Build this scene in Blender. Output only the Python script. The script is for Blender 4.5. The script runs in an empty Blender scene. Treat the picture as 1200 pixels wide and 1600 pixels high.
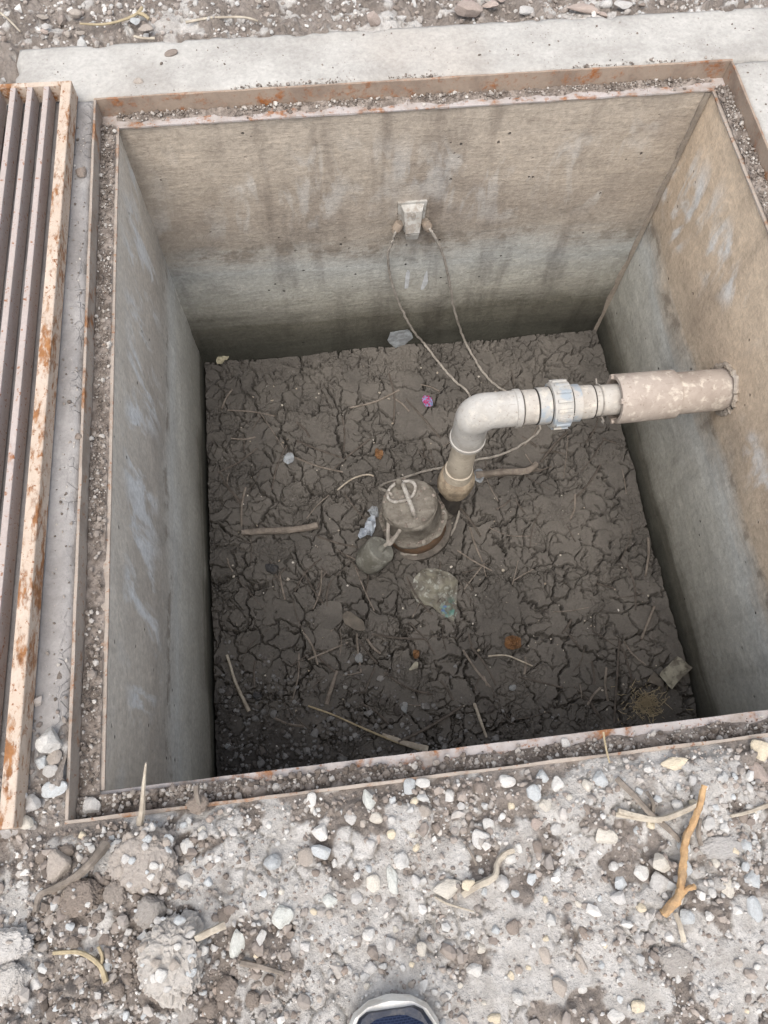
import bpy, bmesh, math, random
import numpy as np
from mathutils import Vector, Matrix, noise as mnoise

random.seed(7); RNG = np.random.default_rng(7)
SC = bpy.context.scene; COL = SC.collection
# ------------------------------------------------------------------ camera
CAM = np.array([0.31586, -0.05724, 0.97062]); FPX = 1155.43     # focal length in pixels of a 1200 x 1600 frame
ROT = np.array([[0.99282455, 0.09943232, -0.06642758],
                [-0.11707962, 0.92129023, -0.37083242],
                [0.02432635, 0.37594884, 0.92632105]])
cd = bpy.data.cameras.new('camera'); cam = bpy.data.objects.new('camera', cd); COL.objects.link(cam)
M = Matrix(ROT.tolist()).to_4x4(); M.translation = Vector(CAM.tolist()); cam.matrix_world = M
cd.sensor_fit = 'VERTICAL'; cd.sensor_height = 36.0; cd.lens = FPX / 1600 * 36.0
cd.clip_start = 0.02; cd.clip_end = 500
SC.camera = cam
# ------------------------------------------------------------------ sky, sun, exposure
SUN_EL, SUN_AZ = math.radians(64), math.radians(202)             # soft sun from the near left
w = bpy.data.worlds.new('World'); SC.world = w; w.use_nodes = True
nt = w.node_tree; bg = nt.nodes['Background']
sky = nt.nodes.new('ShaderNodeTexSky'); sky.sky_type = 'NISHITA'; sky.sun_disc = False
sky.sun_elevation = SUN_EL; sky.sun_rotation = SUN_AZ; sky.air_density = 1.0; sky.dust_density = 3.0
hs = nt.nodes.new('ShaderNodeHueSaturation'); hs.inputs['Saturation'].default_value = 0.42
nt.links.new(sky.outputs[0], hs.inputs['Color']); nt.links.new(hs.outputs[0], bg.inputs['Color'])
bg.inputs['Strength'].default_value = 0.15
sl = bpy.data.lights.new('sun', 'SUN'); sl.energy = 1.4; sl.angle = math.radians(55); sl.color = (1.0, 0.92, 0.82)
so = bpy.data.objects.new('sun', sl); COL.objects.link(so)
sd = Vector((math.sin(SUN_AZ) * math.cos(SUN_EL), math.cos(SUN_AZ) * math.cos(SUN_EL), math.sin(SUN_EL)))
so.rotation_euler = sd.to_track_quat('Z', 'Y').to_euler(); so.location = (0, 0, 5)
vs = SC.view_settings; vs.view_transform = 'Standard'; vs.look = 'None'; vs.gamma = 1.0; vs.use_curve_mapping = False
vs.exposure = 0.80
SC.cycles.max_bounces = 7; SC.cycles.diffuse_bounces = 5; SC.cycles.transparent_max_bounces = 6; SC.cycles.adaptive_threshold = 0.025

# ------------------------------------------------------------------ measures (metres)
W, D, H = 1.10, 1.1168, 0.745       # opening of the pit and depth down to the mud
B, T = 0.0257, 0.0333               # width of the frame's ledge, depth of its rebate
G0 = T + 0.008                      # dirt level at the near side
BACK = 1.287                        # far edge of the concrete rim

def spot(u, v, z):                  # point of the level z seen at photograph pixel (u, v); used to measure positions
    d = ROT @ np.array([(u - 600) / FPX, -(v - 800) / FPX, -1.0]); k = (z - CAM[2]) / d[2]
    return Vector((CAM + k * d).tolist())
def spot_y(u, v, y):
    d = ROT @ np.array([(u - 600) / FPX, -(v - 800) / FPX, -1.0]); k = (y - CAM[1]) / d[1]
    return Vector((CAM + k * d).tolist())

# ------------------------------------------------------------------ numpy noise
def _hash(ix, iy, seed):
    h = (ix.astype(np.int64) * 374761393 + iy.astype(np.int64) * 668265263 + seed * 2147483647) & 0xffffffff
    h = ((h ^ (h >> 13)) * 1274126177) & 0xffffffff
    h = ((h ^ (h >> 16)) * 2246822519) & 0xffffffff
    return (h ^ (h >> 15)) / 4294967296.0
def pn(x, y, seed=0):
    x = np.asarray(x, float); y = np.asarray(y, float)
    ix = np.floor(x); iy = np.floor(y); fx = x - ix; fy = y - iy
    ux = fx * fx * fx * (fx * (fx * 6 - 15) + 10); uy = fy * fy * fy * (fy * (fy * 6 - 15) + 10)
    def g(a, b):
        an = _hash(ix + a, iy + b, seed) * 6.2831853
        return np.cos(an) * (fx - a) + np.sin(an) * (fy - b)
    n0 = g(0, 0) * (1 - ux) + g(1, 0) * ux; n1 = g(0, 1) * (1 - ux) + g(1, 1) * ux
    return (n0 * (1 - uy) + n1 * uy) * 1.5
def fbm(x, y, o=4, seed=0, gain=0.5):
    s = 0; a = 1.0
    for i in range(o):
        s = s + a * pn(x * 2 ** i + 17.3 * i, y * 2 ** i - 9.1 * i, seed + i); a *= gain
    return s
def sstep(a, b, x):
    t = np.clip((x - a) / (b - a), 0, 1); return t * t * (3 - 2 * t)
def voronoi(x, y, seed):            # distance to the nearest cell border, and a random number per cell
    ix = np.floor(x); iy = np.floor(y)
    f1 = np.full(x.shape, 9.0); bx = np.zeros_like(x); by = np.zeros_like(x); cid = np.zeros_like(x)
    for a in range(-1, 2):
        for b in range(-1, 2):
            px = ix + a + 0.06 + 0.88 * _hash(ix + a, iy + b, seed); py = iy + b + 0.06 + 0.88 * _hash(ix + a, iy + b, seed + 5)
            d = (px - x) ** 2 + (py - y) ** 2; m = d < f1
            f1 = np.where(m, d, f1); bx = np.where(m, px, bx); by = np.where(m, py, by)
            cid = np.where(m, _hash(ix + a, iy + b, seed + 9), cid)
    e = np.full(x.shape, 9.0); cx = np.floor(bx); cy = np.floor(by)
    for a in range(-2, 3):
        for b in range(-2, 3):
            px = cx + a + 0.06 + 0.88 * _hash(cx + a, cy + b, seed); py = cy + b + 0.06 + 0.88 * _hash(cx + a, cy + b, seed + 5)
            dx = px - bx; dy = py - by; L = np.sqrt(dx * dx + dy * dy)
            dd = np.where(L > 1e-6, (((px + bx) / 2 - x) * dx + ((py + by) / 2 - y) * dy) / np.maximum(L, 1e-6), 9.0)
            e = np.minimum(e, dd)
    return e, cid, bx, by

# ------------------------------------------------------------------ materials
class G:
    def __init__(s, name):
        s.m = bpy.data.materials.new(name); s.m.use_nodes = True; s.t = s.m.node_tree
        s.b = s.t.nodes['Principled BSDF']; s.b.inputs['Roughness'].default_value = 0.9
        s.b.inputs['Specular IOR Level'].default_value = 0.25
        s.tc = s.n('ShaderNodeTexCoord'); s.obj = s.tc.outputs['Object']
    def n(s, t): return s.t.nodes.new(t)
    def put(s, sock, v):
        if isinstance(v, bpy.types.NodeSocket): s.t.links.new(v, sock)
        elif isinstance(v, (tuple, list)) and len(v) == 3 and sock.type == 'RGBA': sock.default_value = (*v, 1)
        else: sock.default_value = v
    def scale(s, co, v, off=(0, 0, 0)):
        m = s.n('ShaderNodeMapping'); s.put(m.inputs[0], co); m.inputs['Scale'].default_value = v; m.inputs['Location'].default_value = off
        return m.outputs[0]
    def noise(s, sc, det=6, rough=0.55, co=None, dist=0.0):
        k = s.n('ShaderNodeTexNoise'); s.put(k.inputs['Vector'], co or s.obj); k.inputs['Scale'].default_value = sc
        k.inputs['Detail'].default_value = det; k.inputs['Roughness'].default_value = rough; k.inputs['Distortion'].default_value = dist
        return k.outputs[0]
    def vor(s, sc, feat='F1', co=None):
        k = s.n('ShaderNodeTexVoronoi'); k.feature = feat; s.put(k.inputs['Vector'], co or s.obj); k.inputs['Scale'].default_value = sc
        return k.outputs['Distance']
    def ramp(s, f, stops):
        r = s.n('ShaderNodeValToRGB'); s.put(r.inputs[0], f); e = r.color_ramp.elements
        for i, (p, c) in enumerate(stops):
            x = e[i] if i < 2 else e.new(p)
            x.position = p; x.color = (c, c, c, 1) if isinstance(c, (int, float)) else (*c, 1)
        return r.outputs[0]
    def mix(s, f, a, b, mode='MIX'):
        k = s.n('ShaderNodeMix'); k.data_type = 'RGBA'; k.blend_type = mode
        s.put(k.inputs[0], f); s.put(k.inputs[6], a); s.put(k.inputs[7], b); return k.outputs[2]
    def math(s, op, a, b=0.0, c=0.0):
        k = s.n('ShaderNodeMath'); k.operation = op; s.put(k.inputs[0], a); s.put(k.inputs[1], b); s.put(k.inputs[2], c); return k.outputs[0]
    def axis(s, i, co=None):
        k = s.n('ShaderNodeSeparateXYZ'); s.put(k.inputs[0], co or s.obj); return k.outputs[i]
    def rng(s, v, a, b, c=0.0, d=1.0):
        k = s.n('ShaderNodeMapRange'); k.interpolation_type = 'SMOOTHSTEP'
        s.put(k.inputs[0], v); k.inputs[1].default_value = a; k.inputs[2].default_value = b; k.inputs[3].default_value = c; k.inputs[4].default_value = d
        return k.outputs[0]
    def bump(s, h, st=0.5, dist=0.002, prev=None):
        k = s.n('ShaderNodeBump'); s.put(k.inputs['Height'], h); k.inputs['Strength'].default_value = st; k.inputs['Distance'].default_value = dist
        if prev is not None: s.put(k.inputs['Normal'], prev)
        return k.outputs[0]
    def attr(s, name):
        k = s.n('ShaderNodeAttribute'); k.attribute_name = name; return k.outputs['Fac']
    def island(s): return s.n('ShaderNodeNewGeometry').outputs['Random Per Island']
    def ocol(s): return s.n('ShaderNodeObjectInfo').outputs['Color']
    def done(s, col, rough=None, nrm=None, metal=None):
        s.put(s.b.inputs['Base Color'], col)
        if rough is not None: s.put(s.b.inputs['Roughness'], rough)
        if nrm is not None: s.put(s.b.inputs['Normal'], nrm)
        if metal is not None: s.put(s.b.inputs['Metallic'], metal)
        return s.m
MAT = {}

def wall_material(name, board_k, smear_k, warm, seed, foot=1.0, low=1.0, dk=1.0):
    g = G(name); o_ = g.scale(g.obj, (1, 1, 1), (seed, seed * .7, 0))
    z = g.axis(2); wob = g.noise(4.5, 5, .6, o_); zz = g.math('ADD', z, g.math('MULTIPLY', g.math('SUBTRACT', wob, 0.5), 0.13))
    tide = g.noise(1.0, 5, .7, g.scale(o_, (1.3, 1.3, 34)))            # several old water levels
    zz = g.math('ADD', zz, g.math('MULTIPLY', g.math('SUBTRACT', tide, 0.5), g.rng(z, -.18, -.36, 0, .10)))
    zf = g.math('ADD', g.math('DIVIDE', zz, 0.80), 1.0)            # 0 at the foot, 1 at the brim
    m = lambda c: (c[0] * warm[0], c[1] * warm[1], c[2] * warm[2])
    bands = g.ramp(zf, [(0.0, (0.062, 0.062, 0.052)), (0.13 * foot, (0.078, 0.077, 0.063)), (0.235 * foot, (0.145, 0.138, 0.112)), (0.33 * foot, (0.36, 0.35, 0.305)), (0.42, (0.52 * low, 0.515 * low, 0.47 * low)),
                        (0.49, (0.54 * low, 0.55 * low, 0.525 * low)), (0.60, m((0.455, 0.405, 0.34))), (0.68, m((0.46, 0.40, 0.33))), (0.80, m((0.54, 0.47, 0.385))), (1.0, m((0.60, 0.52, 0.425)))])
    board = g.noise(1.0, 7, 0.75, g.scale(o_, (14, 14, 80)), 0.8)      # marks of the shuttering boards
    drip = g.noise(1.0, 5, 0.62, g.scale(o_, (11, 11, 1.5)))           # run marks down the wall
    blot = g.noise(3.4, 6, 0.62, o_); mot = g.noise(19, 7, 0.68, o_); fine = g.noise(95, 6, 0.72)
    c = g.mix(g.rng(drip, 0.50, 0.72, 0, 0.62 * dk), bands, g.mix(1.0, bands, (0.42, 0.40, 0.40), 'MULTIPLY'))
    c = g.mix(g.rng(blot, 0.51, 0.68, 0, 0.65 * dk), c, g.mix(1.0, c, (0.60, 0.585, 0.59), 'MULTIPLY'))
    c = g.mix(g.rng(mot, 0.50, 0.70, 0, 0.45 * dk), c, g.mix(1.0, c, (0.62, 0.60, 0.58), 'MULTIPLY'))
    c = g.mix(g.rng(mot, 0.46, 0.30, 0, 0.40), c, g.mix(1.0, c, (1.30, 1.28, 1.25), 'MULTIPLY'))
    c = g.mix(g.rng(board, 0.49, 0.75, 0, board_k), c, g.mix(1.0, c, (1.45, 1.43, 1.38), 'MULTIPLY'))
    c = g.mix(g.rng(board, 0.46, 0.25, 0, board_k), c, g.mix(1.0, c, (0.5, 0.49, 0.48), 'MULTIPLY'))
    smear = g.noise(1.0, 4, 0.62, g.scale(o_, (15, 15, 6), (3, 1, 0)), 0.7); patch = g.noise(4, 3, .5, o_)   # lime bloom below the brim
    zone = g.math('MULTIPLY', g.math('MULTIPLY', g.rng(zf, 0.60, 0.70), g.rng(zf, 0.95, 0.84)), g.rng(patch, .40, .54))
    c = g.mix(g.math('MULTIPLY', g.rng(smear, 0.47, 0.62, 0, smear_k), zone), c, (0.74, 0.76, 0.76))
    crust = g.math('MULTIPLY', g.rng(g.math('ABSOLUTE', g.math('SUBTRACT', zf, 0.565)), .045, .0), g.rng(mot, .47, .58))   # dirty scum along the old water line
    c = g.mix(g.math('MULTIPLY', crust, .6), c, (0.20, 0.165, 0.13))
    pore = g.vor(48, 'F1', o_); holes = g.math('MULTIPLY', g.rng(pore, 0.16, 0.09), g.rng(g.noise(16, 2, .5, o_), 0.60, 0.66))
    c = g.mix(g.math('MULTIPLY', holes, 0.85), c, (0.06, 0.055, 0.05))
    c = g.mix(0.45, c, g.mix(1.0, c, g.ramp(fine, [(0.25, 0.4), (0.75, 1.5)]), 'MULTIPLY'))
    n1 = g.bump(board, 0.2 + board_k * .8, 0.004); n1 = g.bump(fine, 0.6, 0.003, n1); n1 = g.bump(mot, .4, .006, n1); n1 = g.bump(g.math('SUBTRACT', 0, holes), 0.9, 0.005, n1)
    return g.done(c, g.rng(zf, 0.05, 0.4, 0.7, 0.95), n1)
def rim_material(name='pale_concrete', a=(0.45, 0.437, 0.41), b=(0.34, 0.326, 0.304), dust=(0.37, 0.33, 0.29)):
    g = G(name)
    c = g.mix(g.rng(g.noise(7, 6, 0.6), 0.35, 0.65), a, b)
    c = g.mix(g.rng(g.noise(2.6, 4), 0.5, 0.72, 0, 0.5), c, dust)
    f = g.noise(130, 6, 0.7); c = g.mix(0.4, c, g.mix(1.0, c, g.ramp(f, [(0.25, 0.5), (0.75, 1.4)]), 'MULTIPLY'))
    sp = g.vor(140); dots = g.math('MULTIPLY', g.rng(sp, 0.22, 0.12), g.rng(g.noise(18, 3), 0.52, 0.62))
    c = g.mix(g.math('MULTIPLY', dots, 0.7), c, (0.16, 0.13, 0.11))
    return g.done(c, 0.93, g.bump(f, 0.5, 0.002, g.bump(g.noise(24, 5, 0.6), 0.5, 0.006)))
def dust_film_material():
    g = G('mud_filmed_concrete')
    c = g.mix(g.rng(g.noise(6, 5, 0.6), 0.35, 0.65), (0.36, 0.345, 0.335), (0.25, 0.235, 0.225))
    f = g.noise(75, 6, 0.7); c = g.mix(0.35, c, g.mix(1.0, c, g.ramp(f, [(0.3, 0.55), (0.7, 1.35)]), 'MULTIPLY'))
    edge = g.rng(g.axis(0), -0.050, -0.032)
    cr = g.vor(60, 'DISTANCE_TO_EDGE', g.scale(g.obj, (1, 0.6, 1))); crm = g.math('MULTIPLY', g.rng(cr, 0.035, 0.012), g.math('MULTIPLY', edge, g.rng(g.noise(9, 2), 0.45, 0.55)))
    return g.done(c, 0.93, g.bump(g.math('SUBTRACT', 0, crm), 0.9, 0.004, g.bump(f, 0.7, 0.004)))
def rust_material(name, paint, amount, deep=(0.30, 0.105, 0.03), speck=0.5, dusty=(0.40, 0.34, 0.28), stretch=(1, 1, 1), dust=0.5):
    g = G(name); co = g.scale(g.obj, stretch)
    big = g.noise(9, 6, 0.65, co); mid = g.noise(42, 6, 0.65, co); sm = g.noise(150, 4, 0.7)
    c = g.mix(g.rng(g.noise(14, 5, 0.6, co), 0.45, 0.66, 0, dust), paint, dusty)
    r = g.rng(g.math('ADD', g.math('MULTIPLY', big, 0.55), g.math('MULTIPLY', mid, 0.45)), 0.63 - amount * 0.25, 0.72 - amount * 0.2)
    rc = g.ramp(g.noise(60, 5, 0.7), [(0.3, (0.11, 0.05, 0.025)), (0.5, deep), (0.72, (0.36, 0.175, 0.07))])
    sk = g.math('MULTIPLY', g.rng(sm, 0.56, 0.64), g.rng(mid, 0.40, 0.54))
    c = g.mix(g.math('MULTIPLY', sk, speck), c, (0.22, 0.10, 0.05))
    c = g.mix(r, c, rc)
    c = g.mix(0.3, c, g.mix(1.0, c, g.ramp(sm, [(0.25, 0.5), (0.75, 1.4)]), 'MULTIPLY'))
    return g.done(c, 0.8, g.bump(sm, 0.35, 0.001, g.bump(r, 0.5, 0.0012)))
def mud_material():
    g = G('dried_mud')
    c = g.mix(g.rng(g.noise(7, 6, 0.62), 0.35, 0.66), (0.134, 0.122, 0.108), (0.096, 0.088, 0.079))
    c = g.mix(g.rng(g.noise(3.1, 4, 0.6), 0.52, 0.70, 0, 0.6), c, (0.076, 0.070, 0.0625))
    c = g.mix(g.attr('grit'), c, (0.062, 0.056, 0.051))
    f = g.noise(210, 5, 0.7); c = g.mix(0.4, c, g.mix(1.0, c, g.ramp(f, [(0.25, 0.5), (0.75, 1.45)]), 'MULTIPLY'))
    return g.done(c, 0.92, g.bump(f, 0.4, 0.0015, g.bump(g.noise(70, 5, 0.65), 0.5, 0.004)))
def soil_material():
    g = G('dry_soil')
    c = g.mix(g.rng(g.noise(9, 6, 0.65), 0.35, 0.66), (0.285, 0.250, 0.222), (0.178, 0.153, 0.134))
    c = g.mix(g.rng(g.noise(55, 5, 0.7), 0.48, 0.70, 0, 0.6), c, (0.35, 0.31, 0.275))
    pale = g.mix(g.rng(g.noise(30, 6, 0.7), 0.35, 0.65), (0.56, 0.54, 0.515), (0.41, 0.388, 0.363))
    c = g.mix(g.math('MULTIPLY', g.attr('crust'), g.rng(g.noise(22, 6, .7), .28, .50, .25, 1)), c, pale)
    f = g.noise(190, 5, 0.75); c = g.mix(0.5, c, g.mix(1.0, c, g.ramp(f, [(0.25, 0.55), (0.75, 1.4)]), 'MULTIPLY'))
    return g.done(c, 0.95, g.bump(f, 0.85, 0.004, g.bump(g.noise(80, 5, 0.7), 0.85, 0.006)))
def gravel_material(name, stops):
    g = G(name)
    c = g.ramp(g.island(), stops); f = g.noise(160, 5, 0.7)
    c = g.mix(0.5, c, g.mix(1.0, c, g.ramp(f, [(0.25, 0.55), (0.75, 1.35)]), 'MULTIPLY'))
    return g.done(c, 0.9, g.bump(f, 0.4, 0.001))
def stone_material(name='stone', dustc=(0.33, 0.29, 0.25)):
    g = G(name); c = g.ocol(); f = g.noise(1.3, 6, 0.7); v = g.noise(6, 8, 0.78)
    c = g.mix(g.rng(f, 0.50, 0.68, 0, 0.45), c, dustc)
    c = g.mix(0.5, c, g.mix(1.0, c, g.ramp(v, [(0.28, 0.5), (0.72, 1.35)]), 'MULTIPLY'))
    return g.done(c, 0.88, g.bump(v, 0.5, 0.05))
def plain(name, a, b, sc=30, rough=0.85, bump=0.4, spec=None, grime=None, gs=20, gamt=0.6):
    g = G(name); n = g.noise(sc, 6, 0.65); c = g.mix(g.rng(n, 0.35, 0.65), a, b)
    if grime: c = g.mix(g.rng(g.noise(gs, 5, 0.65), 0.48, 0.60, 0, gamt), c, grime)
    f = g.noise(sc * 5, 5, 0.7); c = g.mix(0.35, c, g.mix(1.0, c, g.ramp(f, [(0.25, 0.55), (0.75, 1.4)]), 'MULTIPLY'))
    if spec is not None: g.b.inputs['Specular IOR Level'].default_value = spec
    return g.done(c, rough, g.bump(f, bump, 0.0015))
def pvc_material(name, a, splash, sp=(0.70, 0.64, 0.55), blue=None):
    g = G(name)
    c = g.mix(g.rng(g.noise(16, 6, 0.65), 0.38, 0.66), a, splash)
    v = g.noise(62, 5, 0.6, None, 0.3); c = g.mix(g.math('MULTIPLY', g.rng(v, 0.49, 0.72), 0.62), c, sp)
    sm = g.noise(170, 4, 0.7); c = g.mix(g.rng(sm, 0.60, 0.68, 0, 0.7), c, (0.22, 0.17, 0.135))
    up = g.axis(2, g.n('ShaderNodeNewGeometry').outputs['Normal']); c = g.mix(g.math('MULTIPLY', g.rng(up, -.15, -.75), g.rng(g.noise(20, 5, .65), .35, .6, .2, .75)), c, (0.17, 0.142, 0.117))   # darker brown on faces turned downward
    sc_ = g.noise(1.0, 3, .6, g.scale(g.obj, (25, 220, 220))); c = g.mix(g.rng(sc_, .64, .70, 0, .5), c, (0.28, 0.24, 0.205))      # scratches along the pipe
    if blue: c = g.mix(g.rng(g.noise(24, 4), 0.50, 0.60, 0, 0.7), c, blue)
    return g.done(c, 0.7, g.bump(v, 0.3, 0.001, g.bump(sm, 0.25, 0.0008)))
def film_material(name, col, col2, alpha):
    g = G(name); c = g.mix(g.rng(g.noise(60, 5, 0.6), 0.4, 0.6), col, col2)
    g.b.inputs['Alpha'].default_value = alpha; return g.done(c, 0.35, g.bump(g.noise(90, 3), 0.4, 0.003))

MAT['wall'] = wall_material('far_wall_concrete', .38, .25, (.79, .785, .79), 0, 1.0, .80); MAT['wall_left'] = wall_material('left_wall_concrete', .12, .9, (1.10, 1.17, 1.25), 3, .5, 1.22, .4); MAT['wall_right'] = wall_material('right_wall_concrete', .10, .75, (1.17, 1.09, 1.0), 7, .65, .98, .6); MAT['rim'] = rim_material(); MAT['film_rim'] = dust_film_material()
MAT['mud'] = mud_material(); MAT['soil'] = soil_material(); MAT['stone'] = stone_material(); MAT['clod'] = stone_material('earth_clod', (0.20, 0.165, 0.14))
MAT['frame'] = rust_material('rusty_frame_steel', (0.43, 0.395, 0.38), 0.55, speck=.9, dust=0.85, dusty=(0.30, 0.255, 0.22), deep=(0.27, 0.115, 0.045))
MAT['frame_dull'] = rust_material('dull_brown_frame_steel', (0.37, 0.32, 0.275), 0.45, speck=.8, dust=0.8, dusty=(0.27, 0.225, 0.19), deep=(0.25, 0.12, 0.055))
MAT['frame_back'] = rust_material('rusty_back_frame_steel', (0.33, 0.26, 0.205), 0.50, dust=0.7, dusty=(0.22, 0.165, 0.13))
MAT['grate_bar'] = rust_material('painted_grate_steel', (0.42, 0.365, 0.34), 0.22, speck=1.0, stretch=(2, 0.9, 2), dusty=(0.36, 0.305, 0.27))
MAT['grate_edge'] = rust_material('rusty_grate_edge', (0.50, 0.405, 0.325), 0.62, deep=(0.27, 0.125, 0.052), speck=1.0, stretch=(3.4, 1.3, 3.4), dusty=(0.56, 0.49, 0.42))
MAT['gravel'] = gravel_material('gravel', [(0.0, (0.20, 0.17, 0.15)), (0.22, (0.34, 0.295, 0.26)), (0.40, (0.26, 0.235, 0.215)), (0.62, (0.42, 0.39, 0.36)), (0.78, (0.41, 0.41, 0.40)), (0.93, (0.62, 0.60, 0.57)), (1.0, (0.31, 0.25, 0.21))])
MAT['dark_gravel'] = gravel_material('dark_gravel', [(0.0, (0.07, 0.062, 0.056)), (0.4, (0.12, 0.108, 0.098)), (0.7, (0.16, 0.155, 0.15)), (1.0, (0.24, 0.235, 0.23))])
MAT['ledge'] = gravel_material('ledge_grit', [(0.0, (0.11, 0.09, 0.076)), (0.4, (0.20, 0.17, 0.147)), (0.7, (0.30, 0.265, 0.235)), (1.0, (0.50, 0.475, 0.44))])
MAT['crumb'] = gravel_material('mud_crumb', [(0.0, (0.075, 0.068, 0.061)), (0.5, (0.125, 0.113, 0.102)), (1.0, (0.19, 0.175, 0.16))])
MAT['soil_crumb'] = gravel_material('soil_crumb', [(0.0, (0.13, 0.108, 0.092)), (0.5, (0.21, 0.178, 0.153)), (1.0, (0.31, 0.27, 0.24))])
MAT['fleck'] = gravel_material('pale_fleck', [(0.0, (0.50, 0.47, 0.40)), (0.5, (0.30, 0.25, 0.19)), (1.0, (0.58, 0.55, 0.50))])
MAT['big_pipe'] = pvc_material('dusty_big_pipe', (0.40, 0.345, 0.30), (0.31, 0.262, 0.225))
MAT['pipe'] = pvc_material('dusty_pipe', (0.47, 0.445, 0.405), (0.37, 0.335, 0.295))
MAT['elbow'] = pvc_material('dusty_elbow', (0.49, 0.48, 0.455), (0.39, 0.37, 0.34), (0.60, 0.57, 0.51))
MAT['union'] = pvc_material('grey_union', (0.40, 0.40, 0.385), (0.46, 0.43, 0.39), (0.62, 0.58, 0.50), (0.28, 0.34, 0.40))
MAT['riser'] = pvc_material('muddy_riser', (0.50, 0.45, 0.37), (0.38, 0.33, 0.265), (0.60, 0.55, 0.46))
MAT['ball'] = plain('muddy_fitting', (0.40, 0.335, 0.25), (0.27, 0.215, 0.155), 34, 0.75, 0.7, grime=(0.15, 0.12, 0.09), gs=30)
MAT['pump'] = plain('mud_caked_pump', (0.20, 0.183, 0.157), (0.13, 0.116, 0.098), 30, 0.9, 1.0, grime=(0.25, 0.232, 0.20), gs=48)
MAT['pump_base'] = plain('muddy_rubber_base', (0.075, 0.066, 0.057), (0.13, 0.115, 0.10), 34, .85, .7, grime=(0.17, 0.15, 0.13), gs=40)
MAT['pump_rust'] = plain('pump_rust_band', (0.215, 0.13, 0.08), (0.15, 0.105, 0.074), 40, 0.85, 0.6)
MAT['rubber'] = plain('black_rubber', (0.03, 0.028, 0.026), (0.075, 0.066, 0.058), 40, 0.7, 0.4)
MAT['steel'] = plain('dirty_steel', (0.36, 0.34, 0.31), (0.24, 0.215, 0.185), 60, 0.5, 0.4)
MAT['pump_steel'] = plain('muddy_handle_steel', (0.46, 0.44, 0.41), (0.32, 0.30, 0.27), 70, 0.6, 0.6, grime=(0.20, 0.175, 0.15), gs=60)
MAT['float'] = plain('algae_grey_plastic', (0.19, 0.188, 0.165), (0.125, 0.12, 0.10), 26, 0.7, 0.5, grime=(0.31, 0.31, 0.28), gs=30)
MAT['box'] = plain('dusty_white_plastic', (0.45, 0.44, 0.41), (0.36, 0.345, 0.315), 50, 0.8, 0.5, grime=(0.27, 0.235, 0.20), gs=55, gamt=.75)
MAT['gland'] = plain('rusty_gland', (0.29, 0.235, 0.185), (0.21, 0.18, 0.15), 70, 0.85, 0.5)
MAT['cable'] = plain('dusty_cable', (0.37, 0.34, 0.30), (0.235, 0.215, 0.19), 60, 0.85, 0.3)
MAT['twig'] = plain('dead_twig', (0.125, 0.107, 0.092), (0.078, 0.066, 0.056), 60, 0.9, 0.5)
MAT['straw'] = plain('dry_straw', (0.42, 0.35, 0.23), (0.33, 0.27, 0.175), 60, 0.85, 0.4)
MAT['pale_wood'] = plain('weathered_wood', (0.48, 0.43, 0.35), (0.33, 0.285, 0.23), 50, 0.9, 0.5)
MAT['orange_wood'] = plain('orange_stick_wood', (0.52, 0.345, 0.185), (0.40, 0.25, 0.13), 70, 0.9, 0.9, grime=(0.27, 0.19, 0.12), gs=60)
MAT['grey_wood'] = plain('grey_wood', (0.25, 0.215, 0.182), (0.155, 0.132, 0.11), 50, 0.9, 0.5)
MAT['corner_recess'] = plain('dark_corner_recess', (0.25, 0.215, 0.18), (0.33, 0.285, 0.235), 30, 0.95, 0.8)  # wall tone darkened to stand for the corner recess
MAT['sole'] = plain('white_rubber', (0.80, 0.785, 0.74), (0.76, 0.74, 0.69), 30, 0.6, 0.15, grime=(0.55, 0.50, 0.43))

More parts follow.
